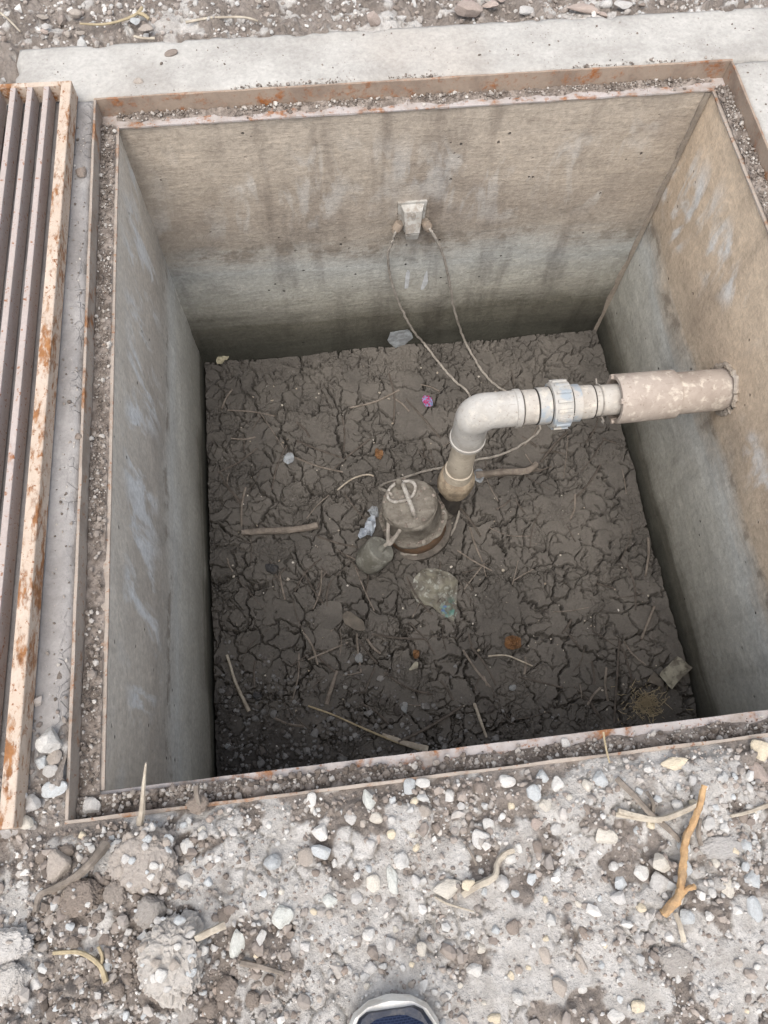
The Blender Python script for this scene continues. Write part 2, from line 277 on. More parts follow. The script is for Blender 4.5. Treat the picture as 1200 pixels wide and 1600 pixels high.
# ------------------------------------------------------------------ mesh helpers
def link(o, parent=None):
    COL.objects.link(o)
    if parent: o.parent = parent
    return o
def tag(o, label, cat, group=None):
    o['label'] = label; o['category'] = cat
    if group: o['group'] = group
    return o
def thing(name, label, cat, loc=(0, 0, 0), group=None):
    o = bpy.data.objects.new(name, None); o.empty_display_size = 0.03; o.location = loc; COL.objects.link(o); return tag(o, label, cat, group)
class MB:
    def __init__(s): s.v = []; s.f = []
    def add(s, vs, fs):
        o = len(s.v); s.v += [tuple(v) for v in vs]; s.f += [tuple(i + o for i in f) for f in fs]; return s
    def box(s, x0, x1, y0, y1, z0, z1):
        return s.add([(x0, y0, z0), (x1, y0, z0), (x1, y1, z0), (x0, y1, z0), (x0, y0, z1), (x1, y0, z1), (x1, y1, z1), (x0, y1, z1)],
                     [(0, 3, 2, 1), (4, 5, 6, 7), (0, 1, 5, 4), (1, 2, 6, 5), (2, 3, 7, 6), (3, 0, 4, 7)])
    def tube(s, pts, rad, n=8, jit=0.0, flat=1.0):
        pts = [Vector(p) for p in pts]; k = len(pts)
        if not hasattr(rad, '__len__'): rad = [rad] * k
        up = Vector((0.13, 0.21, 0.97)); vs = []; fs = []
        for i in range(k):
            d = (pts[min(i + 1, k - 1)] - pts[max(i - 1, 0)]).normalized()
            a = d.cross(up)
            if a.length < 1e-3: a = d.cross(Vector((1, 0, 0)))
            a.normalize(); b = a.cross(d).normalized()
            for j in range(n):
                t = 2 * math.pi * j / n; r = rad[i] * (1 + jit * random.uniform(-1, 1))
                vs.append(pts[i] + a * (r * math.cos(t)) + b * (r * flat * math.sin(t)))
        for i in range(k - 1):
            for j in range(n): fs.append((i * n + j, i * n + (j + 1) % n, (i + 1) * n + (j + 1) % n, (i + 1) * n + j))
        fs.append(tuple(range(n))[::-1]); fs.append(tuple(range((k - 1) * n, k * n)))
        return s.add(vs, fs)
    def lathe(s, prof, p0, axis, n=40, wob=0.0, seed=0):           # prof: (distance along axis, radius)
        a = Vector(axis).normalized(); e = a.orthogonal().normalized(); g = a.cross(e); p0 = Vector(p0); vs = []; fs = []
        for h, r in prof:
            for j in range(n):
                t = 2 * math.pi * j / n; q = a * h + (e * math.cos(t) + g * math.sin(t)) * r
                k = 1 + wob * mnoise.noise(q * 40 + Vector((seed, 0, 0))); vs.append(p0 + a * h + (e * math.cos(t) + g * math.sin(t)) * (r * k))
        m = len(prof)
        for i in range(m - 1):
            for j in range(n): fs.append((i * n + j, i * n + (j + 1) % n, (i + 1) * n + (j + 1) % n, (i + 1) * n + j))
        fs.append(tuple(range(n))[::-1]); fs.append(tuple(range((m - 1) * n, m * n)))
        return s.add(vs, fs)
    def mesh(s, name, mat, smooth=False):
        me = bpy.data.meshes.new(name); me.from_pydata(s.v, [], s.f); me.update()
        bm = bmesh.new(); bm.from_mesh(me); bmesh.ops.recalc_face_normals(bm, faces=bm.faces)
        if smooth:
            for f in bm.faces: f.smooth = True
            for e in bm.edges:
                if len(e.link_faces) == 2 and e.calc_face_angle(0) > math.radians(38): e.smooth = False
        bm.to_mesh(me); bm.free(); me.materials.append(mat); return me
    def build(s, name, mat, parent=None, smooth=False, bevel=0.0):
        o = link(bpy.data.objects.new(name, s.mesh(name, mat, smooth)), parent)
        if parent: o.location = -Vector(parent.location) if parent.parent is None else Vector((0, 0, 0))
        if bevel:
            b = o.modifiers.new('bevel', 'BEVEL'); b.width = bevel; b.segments = 2; b.limit_method = 'ANGLE'
        return o
def np_mesh(name, V, F, mat, smooth=False):                         # V (n,3), F (m,k) arrays
    me = bpy.data.meshes.new(name); m, k = F.shape
    me.vertices.add(len(V)); me.vertices.foreach_set('co', np.ascontiguousarray(V, dtype=np.float32).ravel())
    me.loops.add(m * k); me.loops.foreach_set('vertex_index', np.ascontiguousarray(F, dtype=np.int32).ravel())
    me.polygons.add(m); me.polygons.foreach_set('loop_start', np.arange(0, m * k, k, dtype=np.int32))
    me.update(calc_edges=True); me.polygons.foreach_set('use_smooth', np.full(m, smooth)); me.materials.append(mat)
    return me
def grid_mesh(name, xs, ys, hf, mat, keep=None, attrs={}):
    X, Y = np.meshgrid(xs, ys); Z = hf(X, Y) if callable(hf) else hf
    V = np.stack([X, Y, Z], -1).reshape(-1, 3); nx, ny = len(xs), len(ys)
    i = (np.arange(ny - 1)[:, None] * nx + np.arange(nx - 1)[None, :])
    F = np.stack([i, i + 1, i + nx + 1, i + nx], -1).reshape(-1, 4)
    if keep is not None:
        c = (V[F[:, 0]] + V[F[:, 2]]) / 2; F = F[keep(c[:, 0], c[:, 1])]
    used = np.zeros(len(V), bool); used[F.ravel()] = True; idx = np.cumsum(used) - 1
    me = np_mesh(name, V[used], idx[F], mat, True)
    for k, a in attrs.items():
        at = me.attributes.new(k, 'FLOAT', 'POINT'); at.data.foreach_set('value', a.reshape(-1)[used].astype(np.float32))
    return me
def bez(pts, n=6):                                                  # smooth curve through points
    pts = [Vector(p) for p in pts]; out = []
    for i in range(len(pts) - 1):
        p0 = pts[max(i - 1, 0)]; p1 = pts[i]; p2 = pts[i + 1]; p3 = pts[min(i + 2, len(pts) - 1)]
        for k in range(n):
            t = k / n
            out.append(0.5 * ((2 * p1) + (p2 - p0) * t + (2 * p0 - 5 * p1 + 4 * p2 - p3) * t * t + (3 * p1 - p0 - 3 * p2 + p3) * t ** 3))
    out.append(pts[-1]); return out

# ------------------------------------------------------------------ ground
CRUST = []                                                          # patches of pale dried crust on the near dirt: (pixel, radius in metres)
for u, v, r in [(380, 1350, .055), (330, 1400, .05), (430, 1320, .05), (520, 1450, .07), (460, 1400, .04), (1080, 1240, .09), (960, 1230, .06), (1130, 1300, .06),
                (900, 1390, .05), (1150, 1330, .05), (760, 1440, .05), (330, 1280, .04), (640, 1300, .04), (700, 1450, .06), (20, 1480, .05), (15, 1420, .04),
                (700, 1580, .07), (560, 1570, .04), (780, 1560, .05), (1130, 1520, .06), (910, 1330, .04), (540, 1330, .03), (1000, 1540, .04), (860, 1440, .04), (600, 1340, .05), (640, 1530, .06), (450, 1570, .05), (1180, 1460, .05), (820, 1330, .035), (930, 1470, .05), (230, 1290, .03), (600, 1450, .07), (820, 1500, .06), (1080, 1470, .06), (700, 1340, .05), (1000, 1440, .05), (560, 1510, .06), (400, 1390, .05), (880, 1270, .04)]:
    p = spot(u, v, G0); CRUST.append((p.x, p.y, r))
CRUST += [(x, 1.30 + 0.03 * k, .06) for k, x in enumerate((0.5, 0.9, 0.1))] + [(-0.4, -0.1, .1), (1.2, -0.3, .12), (0.9, -0.5, .1), (0.1, -0.6, .1)]
def crust_mask(x, y):
    m = np.zeros_like(x)
    for cx, cy, r in CRUST: m = np.maximum(m, 1 - np.hypot(x - cx, y - cy) / r)
    m = m + 0.55 * fbm(x * 26, y * 26, 4, 31)
    return sstep(0.18, 0.30, m)
CUTS = [voronoi]
def ground_h(x, y, fine=True):
    x = np.asarray(x, float); y = np.asarray(y, float)
    near = sstep(0.30, 0.0, y)
    base = np.where(y > 0.6, T - 0.024, T - 0.03) * (1 - near) + near * (G0 + 0.006 * sstep(-0.06, -0.22, y))
    base = base - 0.006 * sstep(-0.06, -0.026, y) * near            # dips towards the frame
    base = base + 0.014 * sstep(0.42, -0.02, x) * sstep(-0.05, -0.13, y)   # heaped earth at the near left
    left = (x < -0.0) & (y > -0.05)
    base = np.where(left & (y < 0.3), np.minimum(base, T + 0.010 - 0.16 * np.maximum(y - 0.02, 0)), base)
    h = base + 0.010 * fbm(x * 9, y * 9, 3, 3) * (0.4 + 0.6 * sstep(-0.03, -0.1, y) + 0.6 * sstep(1.2, 1.3, y))
    if fine:
        cm = crust_mask(x, y); rough = fbm(x * 45, y * 45, 4, 11, 0.6)
        h = h + (1 - cm) * 0.0058 * rough + cm * (0.0035 + 0.0014 * rough)
        e, cid, bx, by = voronoi(x * 34 + 0.25 * pn(x * 60, y * 60, 2), y * 34 + 0.25 * pn(x * 60 + 9, y * 60, 4), 61)
        h = h - cm * 0.006 * (1 - sstep(0.02, 0.055, e)) * sstep(0.0, 0.25, pn(x * 14, y * 14, 77)) + cm * 0.0022 * (cid - 0.5)
        lump = np.maximum(fbm(x * 24, y * 24, 3, 21) - 0.12, 0)
        h = h + 0.016 * lump * (1 - cm)
    return h
def steps(*segs):
    out = []
    for a, b, s in segs: out += list(np.arange(a, b, s))
    return np.array(out + [segs[-1][1]])
gx = np.concatenate([-0.26 - np.geomspace(0.004, 15, 60)[::-1], np.arange(-0.26, 1.30, 0.0023), 1.30 + np.geomspace(0.002, 15, 60)])
gy = np.concatenate([-0.40 - np.geomspace(0.004, 15, 60)[::-1], np.arange(-0.40, 0.02, 0.0023), np.arange(0.02, 1.27, 0.012), np.arange(1.27, 1.50, 0.003), 1.50 + np.geomspace(0.003, 15, 50)])
X, Y = np.meshgrid(gx, gy)
def keep_ground(x, y):
    hole = (x > -0.165) & (x < 1.47) & (y > -B - 0.005) & (y < 1.262)
    hole &= ~((x < -B - 0.005) & (y < 0.17))
    return ~hole
Z = ground_h(X, Y)
# rows nearest the steel leg sit just below its top edge
Z = np.where((Y > -0.045) & (Y < 0.02) & (X > -0.03), np.minimum(Z, T - 0.0008 + 0.0035 * fbm(X * 13, Y * 13, 3, 44) + 0.30 * np.maximum(-B - 0.003 - Y, 0)), Z)
gm = grid_mesh('ground', gx, gy, Z, MAT['soil'], keep_ground, {'crust': crust_mask(X, Y)})
ground = link(bpy.data.objects.new('ground', gm)); ground['kind'] = 'structure'
ground['label'] = 'dry brown stony earth with pale crust around the pit'

# ------------------------------------------------------------------ cracked mud at the bottom of the pit
def mud_h(x, y):
    wx = x + 0.016 * pn(x * 22, y * 22, 1) + 0.005 * pn(x * 80, y * 80, 2) + .0016 * pn(x * 230, y * 230, 61); wy = y + 0.016 * pn(x * 22 + 50, y * 22, 3) + 0.005 * pn(x * 80 + 31, y * 80, 4) + .0016 * pn(x * 230 + 7, y * 230, 62)
    grit = sstep(0.30, 0.06, y + 0.32 * x + 0.05 * fbm(x * 9, y * 9, 3, 8))      # gravelly corner, near left
    smooth_ = sstep(0.15, 0.45, fbm(x * 4.2, y * 4.2, 2, 14))
    h = 0.016 * fbm(x * 3.4, y * 3.4, 3, 5) + 0.0024 * fbm(x * 22, y * 22, 3, 6, 0.5)
    h = h + 0.0011 * fbm(x * 120, y * 120, 2, 16) * np.clip(0.3 + 1.2 * pn(x * 9, y * 9, 18), 0, 1)
    for sc, hw, dp, sd, lo, hi in ((8.5, .0031, .026, 41, -0.38, 0.10), (19, .0023, .020, 42, -0.30, 0.15), (38, .0016, .013, 43, -0.16, 0.28), (70, .0012, .006, 44, 0.05, 0.5)):
        e, cid, bx, by = voronoi(wx * sc, wy * sc, sd); e = e / sc
        k = sstep(lo, hi, fbm(x * 8 + sd, y * 8, 3, sd)) * (1 - 0.92 * grit)
        wdt = hw * (0.35 + 0.65 * k) * (0.7 + 0.6 * np.abs(pn(x * 40, y * 40, sd + 1)))
        h = h - dp * k * (1 - sstep(wdt * 0.45, wdt * 1.25, e))
        h = h + (0.0040 if sc < 20 else 0.0020 if sc < 30 else 0.0005) * (cid - 0.5) * k * k
        h = h + (0.0009 if sc < 30 else 0.0003) * k * np.exp(-((e - wdt * 2.2) / (wdt * 1.6)) ** 2)       # curled rims
    h = h + grit * (0.004 * fbm(x * 60, y * 60, 4, 51, 0.6) + 0.012)
    wallgap = np.minimum(np.minimum(x, W - x), np.minimum(y, D - y))
    gapw = 0.0035 + 0.004 * np.abs(pn(x * 7, y * 7, 33)) + 0.002 * pn(x * 40, y * 40, 35)
    gw = np.where((D - y) <= wallgap + 1e-9, 0.35, 1.0)
    h = h - 0.035 * (1 - sstep(gapw * gw * 0.7, gapw * gw * 1.25 + 0.001, wallgap))
    return h - H + 0.002, grit
mx = np.linspace(0.0005, W - 0.0005, 815); my = np.linspace(0.0005, D - 0.0005, 827)
X, Y = np.meshgrid(mx, my); MZ, GR = mud_h(X, Y)
mm = grid_mesh('mud_floor', mx, my, MZ, MAT['mud'], None, {'grit': GR})
mud = link(bpy.data.objects.new('mud_floor', mm)); mud['kind'] = 'structure'; mud['label'] = 'cracked dry mud covering the bottom of the pit'
def mud_z(x, y):
    i = int(np.clip(round((y - 0.0005) / (D - 0.001) * 826), 0, 826)); j = int(np.clip(round((x - 0.0005) / (W - 0.001) * 814), 0, 814))
    return float(MZ[max(i - 2, 0):i + 3, max(j - 2, 0):j + 3].max())
def gz(x, y): return float(ground_h(np.array([x]), np.array([y]))[0])

# ------------------------------------------------------------------ concrete pit: four walls and the rim slabs
pit = thing('concrete_pit', 'square concrete sump pit with stained walls and a pale concrete rim', 'pit', (W / 2, D / 2, -0.9))
def wall_panel(axis, pos, out, a0, a1, mat='wall', name='wall'):
    n = 110; us = np.linspace(a0, a1, n); zs = np.linspace(-0.92, -0.0045, 70); U, Zz = np.meshgrid(us, zs)
    off = 0.0022 * fbm(U * 5 + 7 * axis, Zz * 7 + pos, 3, 70 + axis) + 0.0008 * fbm(U * 10, Zz * 90, 2, 71)
    off = np.where(Zz > -0.012, 0.0, off); A = pos + off - 0.001 * (1 if out > 0 else -1) * 0
    if axis == 0: V = np.stack([A, U, Zz], -1)
    else: V = np.stack([U, A, Zz], -1)
    V = V.reshape(-1, 3); i = (np.arange(69)[:, None] * n + np.arange(n - 1)[None, :]).ravel()
    F = [(int(k), int(k + 1), int(k + n + 1), int(k + n)) for k in i]
    mb = MB(); mb.add(V.tolist(), F)
    o = 0.12 * out                                                    # closed at the back so that the wall has its thickness
    c = [0, n - 1, 70 * n - 1, 69 * n]; bk = []
    for k in c:
        q = V[k].copy(); q[axis] = pos + o; bk.append(q.tolist())
    mb.add([V[k].tolist() for k in c] + bk, [(4, 5, 6, 7), (0, 1, 5, 4), (1, 2, 6, 5), (2, 3, 7, 6), (3, 0, 4, 7)])
    return mb.build(name, MAT[mat], pit, True)
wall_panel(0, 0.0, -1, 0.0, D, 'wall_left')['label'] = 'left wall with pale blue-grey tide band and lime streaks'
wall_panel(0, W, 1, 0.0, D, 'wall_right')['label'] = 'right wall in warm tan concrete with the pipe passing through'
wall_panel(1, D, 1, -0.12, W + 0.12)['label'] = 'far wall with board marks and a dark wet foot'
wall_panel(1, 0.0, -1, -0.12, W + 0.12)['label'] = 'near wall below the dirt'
# formwork offset in the far right corner, strip coloured dark like its shaded recess
zs_ = np.linspace(-0.76, -0.006, 60); f = MB(); vs_ = []; fs_ = []
for i, z in enumerate(zs_):
    wd = .013 + .005 * mnoise.noise(Vector((1, 0, z * 14))) + .002 * mnoise.noise(Vector((3, 0, z * 60)))
    vs_ += [(W - wd, D + .002, z), (W - wd + .0015, D - .0035, z), (W - .002, D - .0045, z), (W + .002, D + .002, z)]
for i in range(59):
    for k in range(4): fs_.append((i * 4 + k, i * 4 + (k + 1) % 4, i * 4 + 4 + (k + 1) % 4, i * 4 + 4 + k))
f.add(vs_, fs_).build('corner_offset_strip', MAT['corner_recess'], pit, False)
def rim_slab(x0, x1, y0, y1, mat, seed, step=0.008, jag=0.0025):
    xs = np.linspace(x0, x1, max(int((x1 - x0) / step), 4)); ys = np.linspace(y0, y1, max(int((y1 - y0) / step), 4)); X, Y = np.meshgrid(xs, ys)
    ed = np.minimum(np.minimum(X - x0, x1 - X), np.minimum(Y - y0, y1 - Y))
    Zt = T + 0.0012 * fbm(X * 14, Y * 14, 4, seed) - 0.0035 * (1 - sstep(0, 0.010, ed)) - 0.010 * (1 - sstep(0, 0.012, ed)) * sstep(0.25, 0.5, pn(X * 22, Y * 22, seed + 3))
    Xj = X + jag * pn(X * 30, Y * 30, seed + 1) * (ed < 1e-6); Yj = Y + jag * pn(X * 30, Y * 30, seed + 2) * (ed < 1e-6)
    V = np.stack([Xj, Yj, Zt], -1).reshape(-1, 3); nx, ny = len(xs), len(ys)
    i = (np.arange(ny - 1)[:, None] * nx + np.arange(nx - 1)[None, :]); F = np.stack([i, i + 1, i + nx + 1, i + nx], -1).reshape(-1, 4)
    ring = list(range(nx)) + [k * nx + nx - 1 for k in range(1, ny)] + [(ny - 1) * nx + k for k in range(nx - 2, -1, -1)] + [k * nx for k in range(ny - 2, 0, -1)]
    n0 = len(V); bot = V[ring].copy(); bot[:, 2] = -0.10; L = len(ring)
    F2 = np.array([[ring[k], n0 + k, n0 + (k + 1) % L, ring[(k + 1) % L]] for k in range(L)])
    me = np_mesh('rim_slab', np.vstack([V, bot]), np.vstack([F, F2]), mat, True)
    o = link(bpy.data.objects.new('rim_slab', me), pit); o.location = -pit.location; return o
xo = -0.168; e0 = B + 0.0045
rim_slab(xo, 1.47, D + e0, BACK, MAT['rim'], 81)['label'] = 'broad pale slab along the far side'
rim_slab(xo - 0.012, -e0, -0.10, D + e0 - 0.001, MAT['film_rim'], 82)['label'] = 'left slab under a grey dust film'
rim_slab(W + e0, 1.47, -0.10, D + e0 - 0.006, MAT['rim'], 83)['label'] = 'right slab beyond a thin seam'

# ------------------------------------------------------------------ angle-steel frame set in the rim
frame = thing('steel_surround', 'rusty angle steel surround set into the rim around the mouth of the pit', 'surround', (W / 2, D / 2, 0))
th = 0.0042
def wavy_box(x0, x1, y0, y1, z0, z1, name, mat, seed, parent=frame):  # long bar cut along its length, edges slightly uneven
    mb = MB(); lx = (x1 - x0) > (y1 - y0); n = 60; vs = []; fs = []
    for i in range(n + 1):
        t = i / n
        for (a, b) in ((0, 0), (1, 0), (1, 1), (0, 1)):
            j = 0.0011 * mnoise.noise(Vector((t * 25, a * 3.1 + seed, b * 5.7)))
            if lx: vs.append((x0 + (x1 - x0) * t, (y0, y1)[a] + j, (z0, z1)[b] + j))
            else: vs.append(((x0, x1)[a] + j, y0 + (y1 - y0) * t, (z0, z1)[b] + j))
    for i in range(n):
        for k in range(4): fs.append((i * 4 + k, i * 4 + (k + 1) % 4, i * 4 + 4 + (k + 1) % 4, i * 4 + 4 + k))
    fs += [(3, 2, 1, 0), (n * 4, n * 4 + 1, n * 4 + 2, n * 4 + 3)]
    return mb.add(vs, fs).build(name, mat, parent, False, 0.0008)
ov = 0.004                                                            # ledge stands slightly over the wall
wavy_box(-B, W + B, D - ov, D + B, -th, 0, 'ledge', MAT['frame'], 1); wavy_box(-B - th, W + B + th, D + B, D + B + th, -th, T + .0015, 'upright_leg', MAT['frame_back'], 2)
wavy_box(-B, W + B, -B, ov, -th - 0.0004, -0.0004, 'ledge', MAT['frame'], 3); wavy_box(-B - th, W + B + th, -B - th, -B, -th, T + .0015, 'upright_leg', MAT['frame_dull'], 4)
wavy_box(-B, ov, ov + .0005, D - ov - .0005, -th, 0, 'ledge', MAT['frame_dull'], 5); wavy_box(-B - th, -B, -B + .0003, D + B - .0003, -th, T + .0010, 'upright_leg', MAT['frame_dull'], 6)
wavy_box(W - ov, W + B, ov + .0005, D - ov - .0005, -th, 0, 'ledge', MAT['frame_dull'], 7); wavy_box(W + B, W + B + th, -B + .0003, D + B - .0003, -th, T + .0010, 'upright_leg', MAT['frame_back'], 8)

# ------------------------------------------------------------------ steel grate lifted off, lying on the left rim
grate = thing('steel_grate', 'rusty bar grate lying on the left rim of the pit', 'grate', (-0.05, 0.0, T))
zt, zb = T + 0.036, T + 0.0035; gl = 1.176                            # local: x to the left is negative, y along the bars
MBar = lambda x0, x1, y0, y1, a=zb, b=zt: MB().box(x0, x1, y0, y1, a, b)
def gpart(mb, name, mat, bevel=0.0012):
    o = link(bpy.data.objects.new(name, mb.mesh(name, mat)), grate); o.location = (0, 0, -T)
    b = o.modifiers.new('bevel', 'BEVEL'); b.width = bevel; b.segments = 2; return o
gpart(MBar(-0.0175, 0.0, 0, gl), 'edge_bar', MAT['grate_edge'], 0.002)
gpart(MBar(-0.62, -0.602, 0, gl), 'edge_bar', MAT['grate_edge'], 0.002)
gpart(MBar(-0.602, -0.0175, gl - 0.010, gl, zb + .0005, zt - .0006), 'end_bar', MAT['grate_edge'])
gpart(MBar(-0.602, -0.0175, 0, 0.010, zb + .0005, zt - .0006), 'end_bar', MAT['grate_edge'])
bar = MBar(-0.009, 0, 0.0105, gl - 0.0105, zb + .001, zt - .001).mesh('slat', MAT['grate_bar'])
x = -0.0175 - 0.0195
while x > -0.59:
    o = link(bpy.data.objects.new('slat', bar), grate); o.location = (x, 0, -T); b = o.modifiers.new('bevel', 'BEVEL'); b.width = 0.001; b.segments = 2
    x -= 0.0275
grate.location = (-0.0725, -0.028, T); grate.rotation_euler = (0, 0, math.radians(-0.85))

# ------------------------------------------------------------------ stones
def stone_verts(seed, sub=2, cuts=13, rough=0.045):
    r = random.Random(seed); bm = bmesh.new(); bmesh.ops.create_icosphere(bm, subdivisions=sub, radius=1.0)
    pl = []
    for i in range(cuts):
        d = Vector((r.gauss(0, 1), r.gauss(0, 1), r.gauss(0, 1))).normalized(); pl.append((d, r.uniform(0.50, 0.86)))
    for v in bm.verts:
        for d, k in pl:
            a = v.co.dot(d)
            if a > k: v.co -= d * (a - k) * 0.92
        v.co *= 1 + rough * mnoise.noise(v.co * 2.1 + Vector((seed, 0, 0))) + rough * 0.4 * mnoise.noise(v.co * 6 + Vector((seed, 0, 0)))
    V = np.array([v.co[:] for v in bm.verts]); F = np.array([[v.index for v in f.verts] for f in bm.faces]); bm.free()
    V = V - V.mean(0); V /= np.abs(V).max(0); return V, F
SHAPES = {s: [stone_verts(100 + k, s) for k in range(14)] for s in (1, 2, 3)}
def rand_rot(n, tilt=math.pi):
    a = RNG.uniform(0, 2 * np.pi, n); b = RNG.uniform(-tilt, tilt, n); c = RNG.uniform(-tilt, tilt, n)
    ca, sa, cb, sb, cc, sc_ = np.cos(a), np.sin(a), np.cos(b), np.sin(b), np.cos(c), np.sin(c); R = np.zeros((n, 3, 3))
    R[:, 0, 0] = ca * cb; R[:, 0, 1] = ca * sb * sc_ - sa * cc; R[:, 0, 2] = ca * sb * cc + sa * sc_
    R[:, 1, 0] = sa * cb; R[:, 1, 1] = sa * sb * sc_ + ca * cc; R[:, 1, 2] = sa * sb * cc - ca * sc_
    R[:, 2, 0] = -sb; R[:, 2, 1] = cb * sc_; R[:, 2, 2] = cb * cc; return R
OCTA = [stone_verts(300 + k, 1, 6, 0.12) for k in range(8)]
def ico0(seed):
    r = np.random.default_rng(seed); p = (1 + 5 ** .5) / 2
    V = np.array([(-1, p, 0), (1, p, 0), (-1, -p, 0), (1, -p, 0), (0, -1, p), (0, 1, p), (0, -1, -p), (0, 1, -p), (p, 0, -1), (p, 0, 1), (-p, 0, -1), (-p, 0, 1)]) / 1.9
    V = V * r.uniform(0.68, 1.12, (12, 1)); F = np.array([(0, 11, 5), (0, 5, 1), (0, 1, 7), (0, 7, 10), (0, 10, 11), (1, 5, 9), (5, 11, 4), (11, 10, 2), (10, 7, 6), (7, 1, 8), (3, 9, 4), (3, 4, 2), (3, 2, 6), (3, 6, 8), (3, 8, 9), (4, 9, 5), (2, 4, 11), (6, 2, 10), (8, 6, 7), (9, 8, 1)])
    return V, F
TINY = [ico0(k) for k in range(12)]
def scatter(name, P, R, mat, label, shapes, sink=0.35, flat=(0.5, 0.95), kind='stuff'):
    Vs, Fs, o = [], [], 0; pick = RNG.integers(0, len(shapes), len(P))
    for s in range(len(shapes)):
        m = pick == s; n = m.sum()
        if n == 0: continue
        V, F = shapes[s]; S = R[m][:, None] * np.stack([RNG.uniform(0.8, 1.25, n), RNG.uniform(0.65, 1.0, n), RNG.uniform(*flat, n)], -1)
        rot = rand_rot(n, 0.5); Q = np.einsum('nij,nkj->nki', rot, V[None] * S[:, None, :])
        Q = Q + P[m][:, None, :]; Q[..., 2] += (R[m] * (1 - 2 * sink) * 0.7)[:, None]
        Vs.append(Q.reshape(-1, 3)); k = len(V); Fs.append((F[None] + (np.arange(n) * k)[:, None, None] + o).reshape(-1, 3)); o += n * k
    me = np_mesh(name, np.vstack(Vs), np.vstack(Fs), mat, False)
    ob = link(bpy.data.objects.new(name, me)); ob['kind'] = kind; ob['label'] = label; return ob
def near_points(n, x0, x1, y0, y1, avoid=0.75, seed=5):
    x = RNG.uniform(x0, x1, n); y = RNG.uniform(y0, y1, n)
    k = RNG.uniform(0, 1, n) < (1 - avoid * crust_mask(x, y)) * (0.35 + 0.65 * sstep(-0.35, 0.25, fbm(x * 7, y * 7, 3, seed)))
    x, y = x[k], y[k]; return np.stack([x, y, ground_h(x, y)], -1)
P = near_points(24000, -0.34, 1.05, -0.42, -0.034, .5); scatter('fine_gravel', P, np.clip(RNG.lognormal(math.log(0.0021), 0.38, len(P)), 0.0010, 0.0050), MAT['gravel'], 'fine gravel strewn over the near dirt', TINY)
P = near_points(2300, -0.34, 1.05, -0.42, -0.036, 0.55); scatter('small_gravel', P, np.clip(RNG.lognormal(math.log(0.0046), 0.28, len(P)), 0.003, 0.0085), MAT['gravel'], 'small gravel stones strewn over the near dirt', SHAPES[1], 0.30)
P = near_points(6500, -0.60, 1.55, 1.287, 1.55, 0.5); scatter('far_gravel', P, np.clip(RNG.lognormal(math.log(0.0036), 0.45, len(P)), 0.0018, 0.011), MAT['gravel'], 'gravel and crumbs of earth beyond the far rim', TINY, 0.3)
P = near_points(3500, -0.95, -0.20, -0.1, 1.5, 0.5); P2 = near_points(3500, -0.9, 1.9, -1.1, -0.42, 0.5); P = np.vstack([P, P2])
scatter('outer_gravel', P, np.clip(RNG.lognormal(math.log(0.0042), 0.4, len(P)), 0.002, 0.011), MAT['gravel'], 'gravel strewn over the earth around the pit', TINY)
P = near_points(900, -0.165, -0.034, -0.03, 0.14, 0.0); P = P[RNG.uniform(0, 1, len(P)) < sstep(0.15, 0.0, P[:, 1])]; P[:, 2] = np.maximum(P[:, 2], T)
scatter('rim_gravel', P, np.clip(RNG.lognormal(math.log(0.0028), 0.45, len(P)), 0.0014, 0.008), MAT['gravel'], 'gravel spilling over the near end of the left rim', TINY)
x = RNG.uniform(-.32, .62, 9000); y = RNG.uniform(-.40, -.034, 9000); k = RNG.uniform(0, 1, 9000) < sstep(.55, .05, x) * (1 - .8 * crust_mask(x, y)) * sstep(-.3, .2, fbm(x * 8, y * 8, 3, 66)); x, y = x[k], y[k]
scatter('soil_crumbs', np.stack([x, y, ground_h(x, y)], -1), np.clip(RNG.lognormal(math.log(.0028), .45, len(x)), .0012, .009), MAT['soil_crumb'], 'loose brown crumbs of soil at lower left', TINY, .35, (.6, 1.0))
# grit in the near left corner of the pit floor
n = 5200; x = RNG.uniform(0.015, 0.95, n); y = RNG.uniform(0.015, 0.42, n); k = RNG.uniform(0, 1, n) < sstep(0.44, 0.05, y + 0.34 * x + 0.06 * fbm(x * 9, y * 9, 3, 8)); x, y = x[k], y[k]
P = np.stack([x, y, [mud_z(a, b) for a, b in zip(x, y)]], -1)
scatter('pit_gravel', P, np.clip(RNG.lognormal(math.log(0.0042), 0.45, len(P)), 0.0016, 0.013), MAT['dark_gravel'], 'dark gravel in the near left corner of the pit floor', TINY, 0.3)

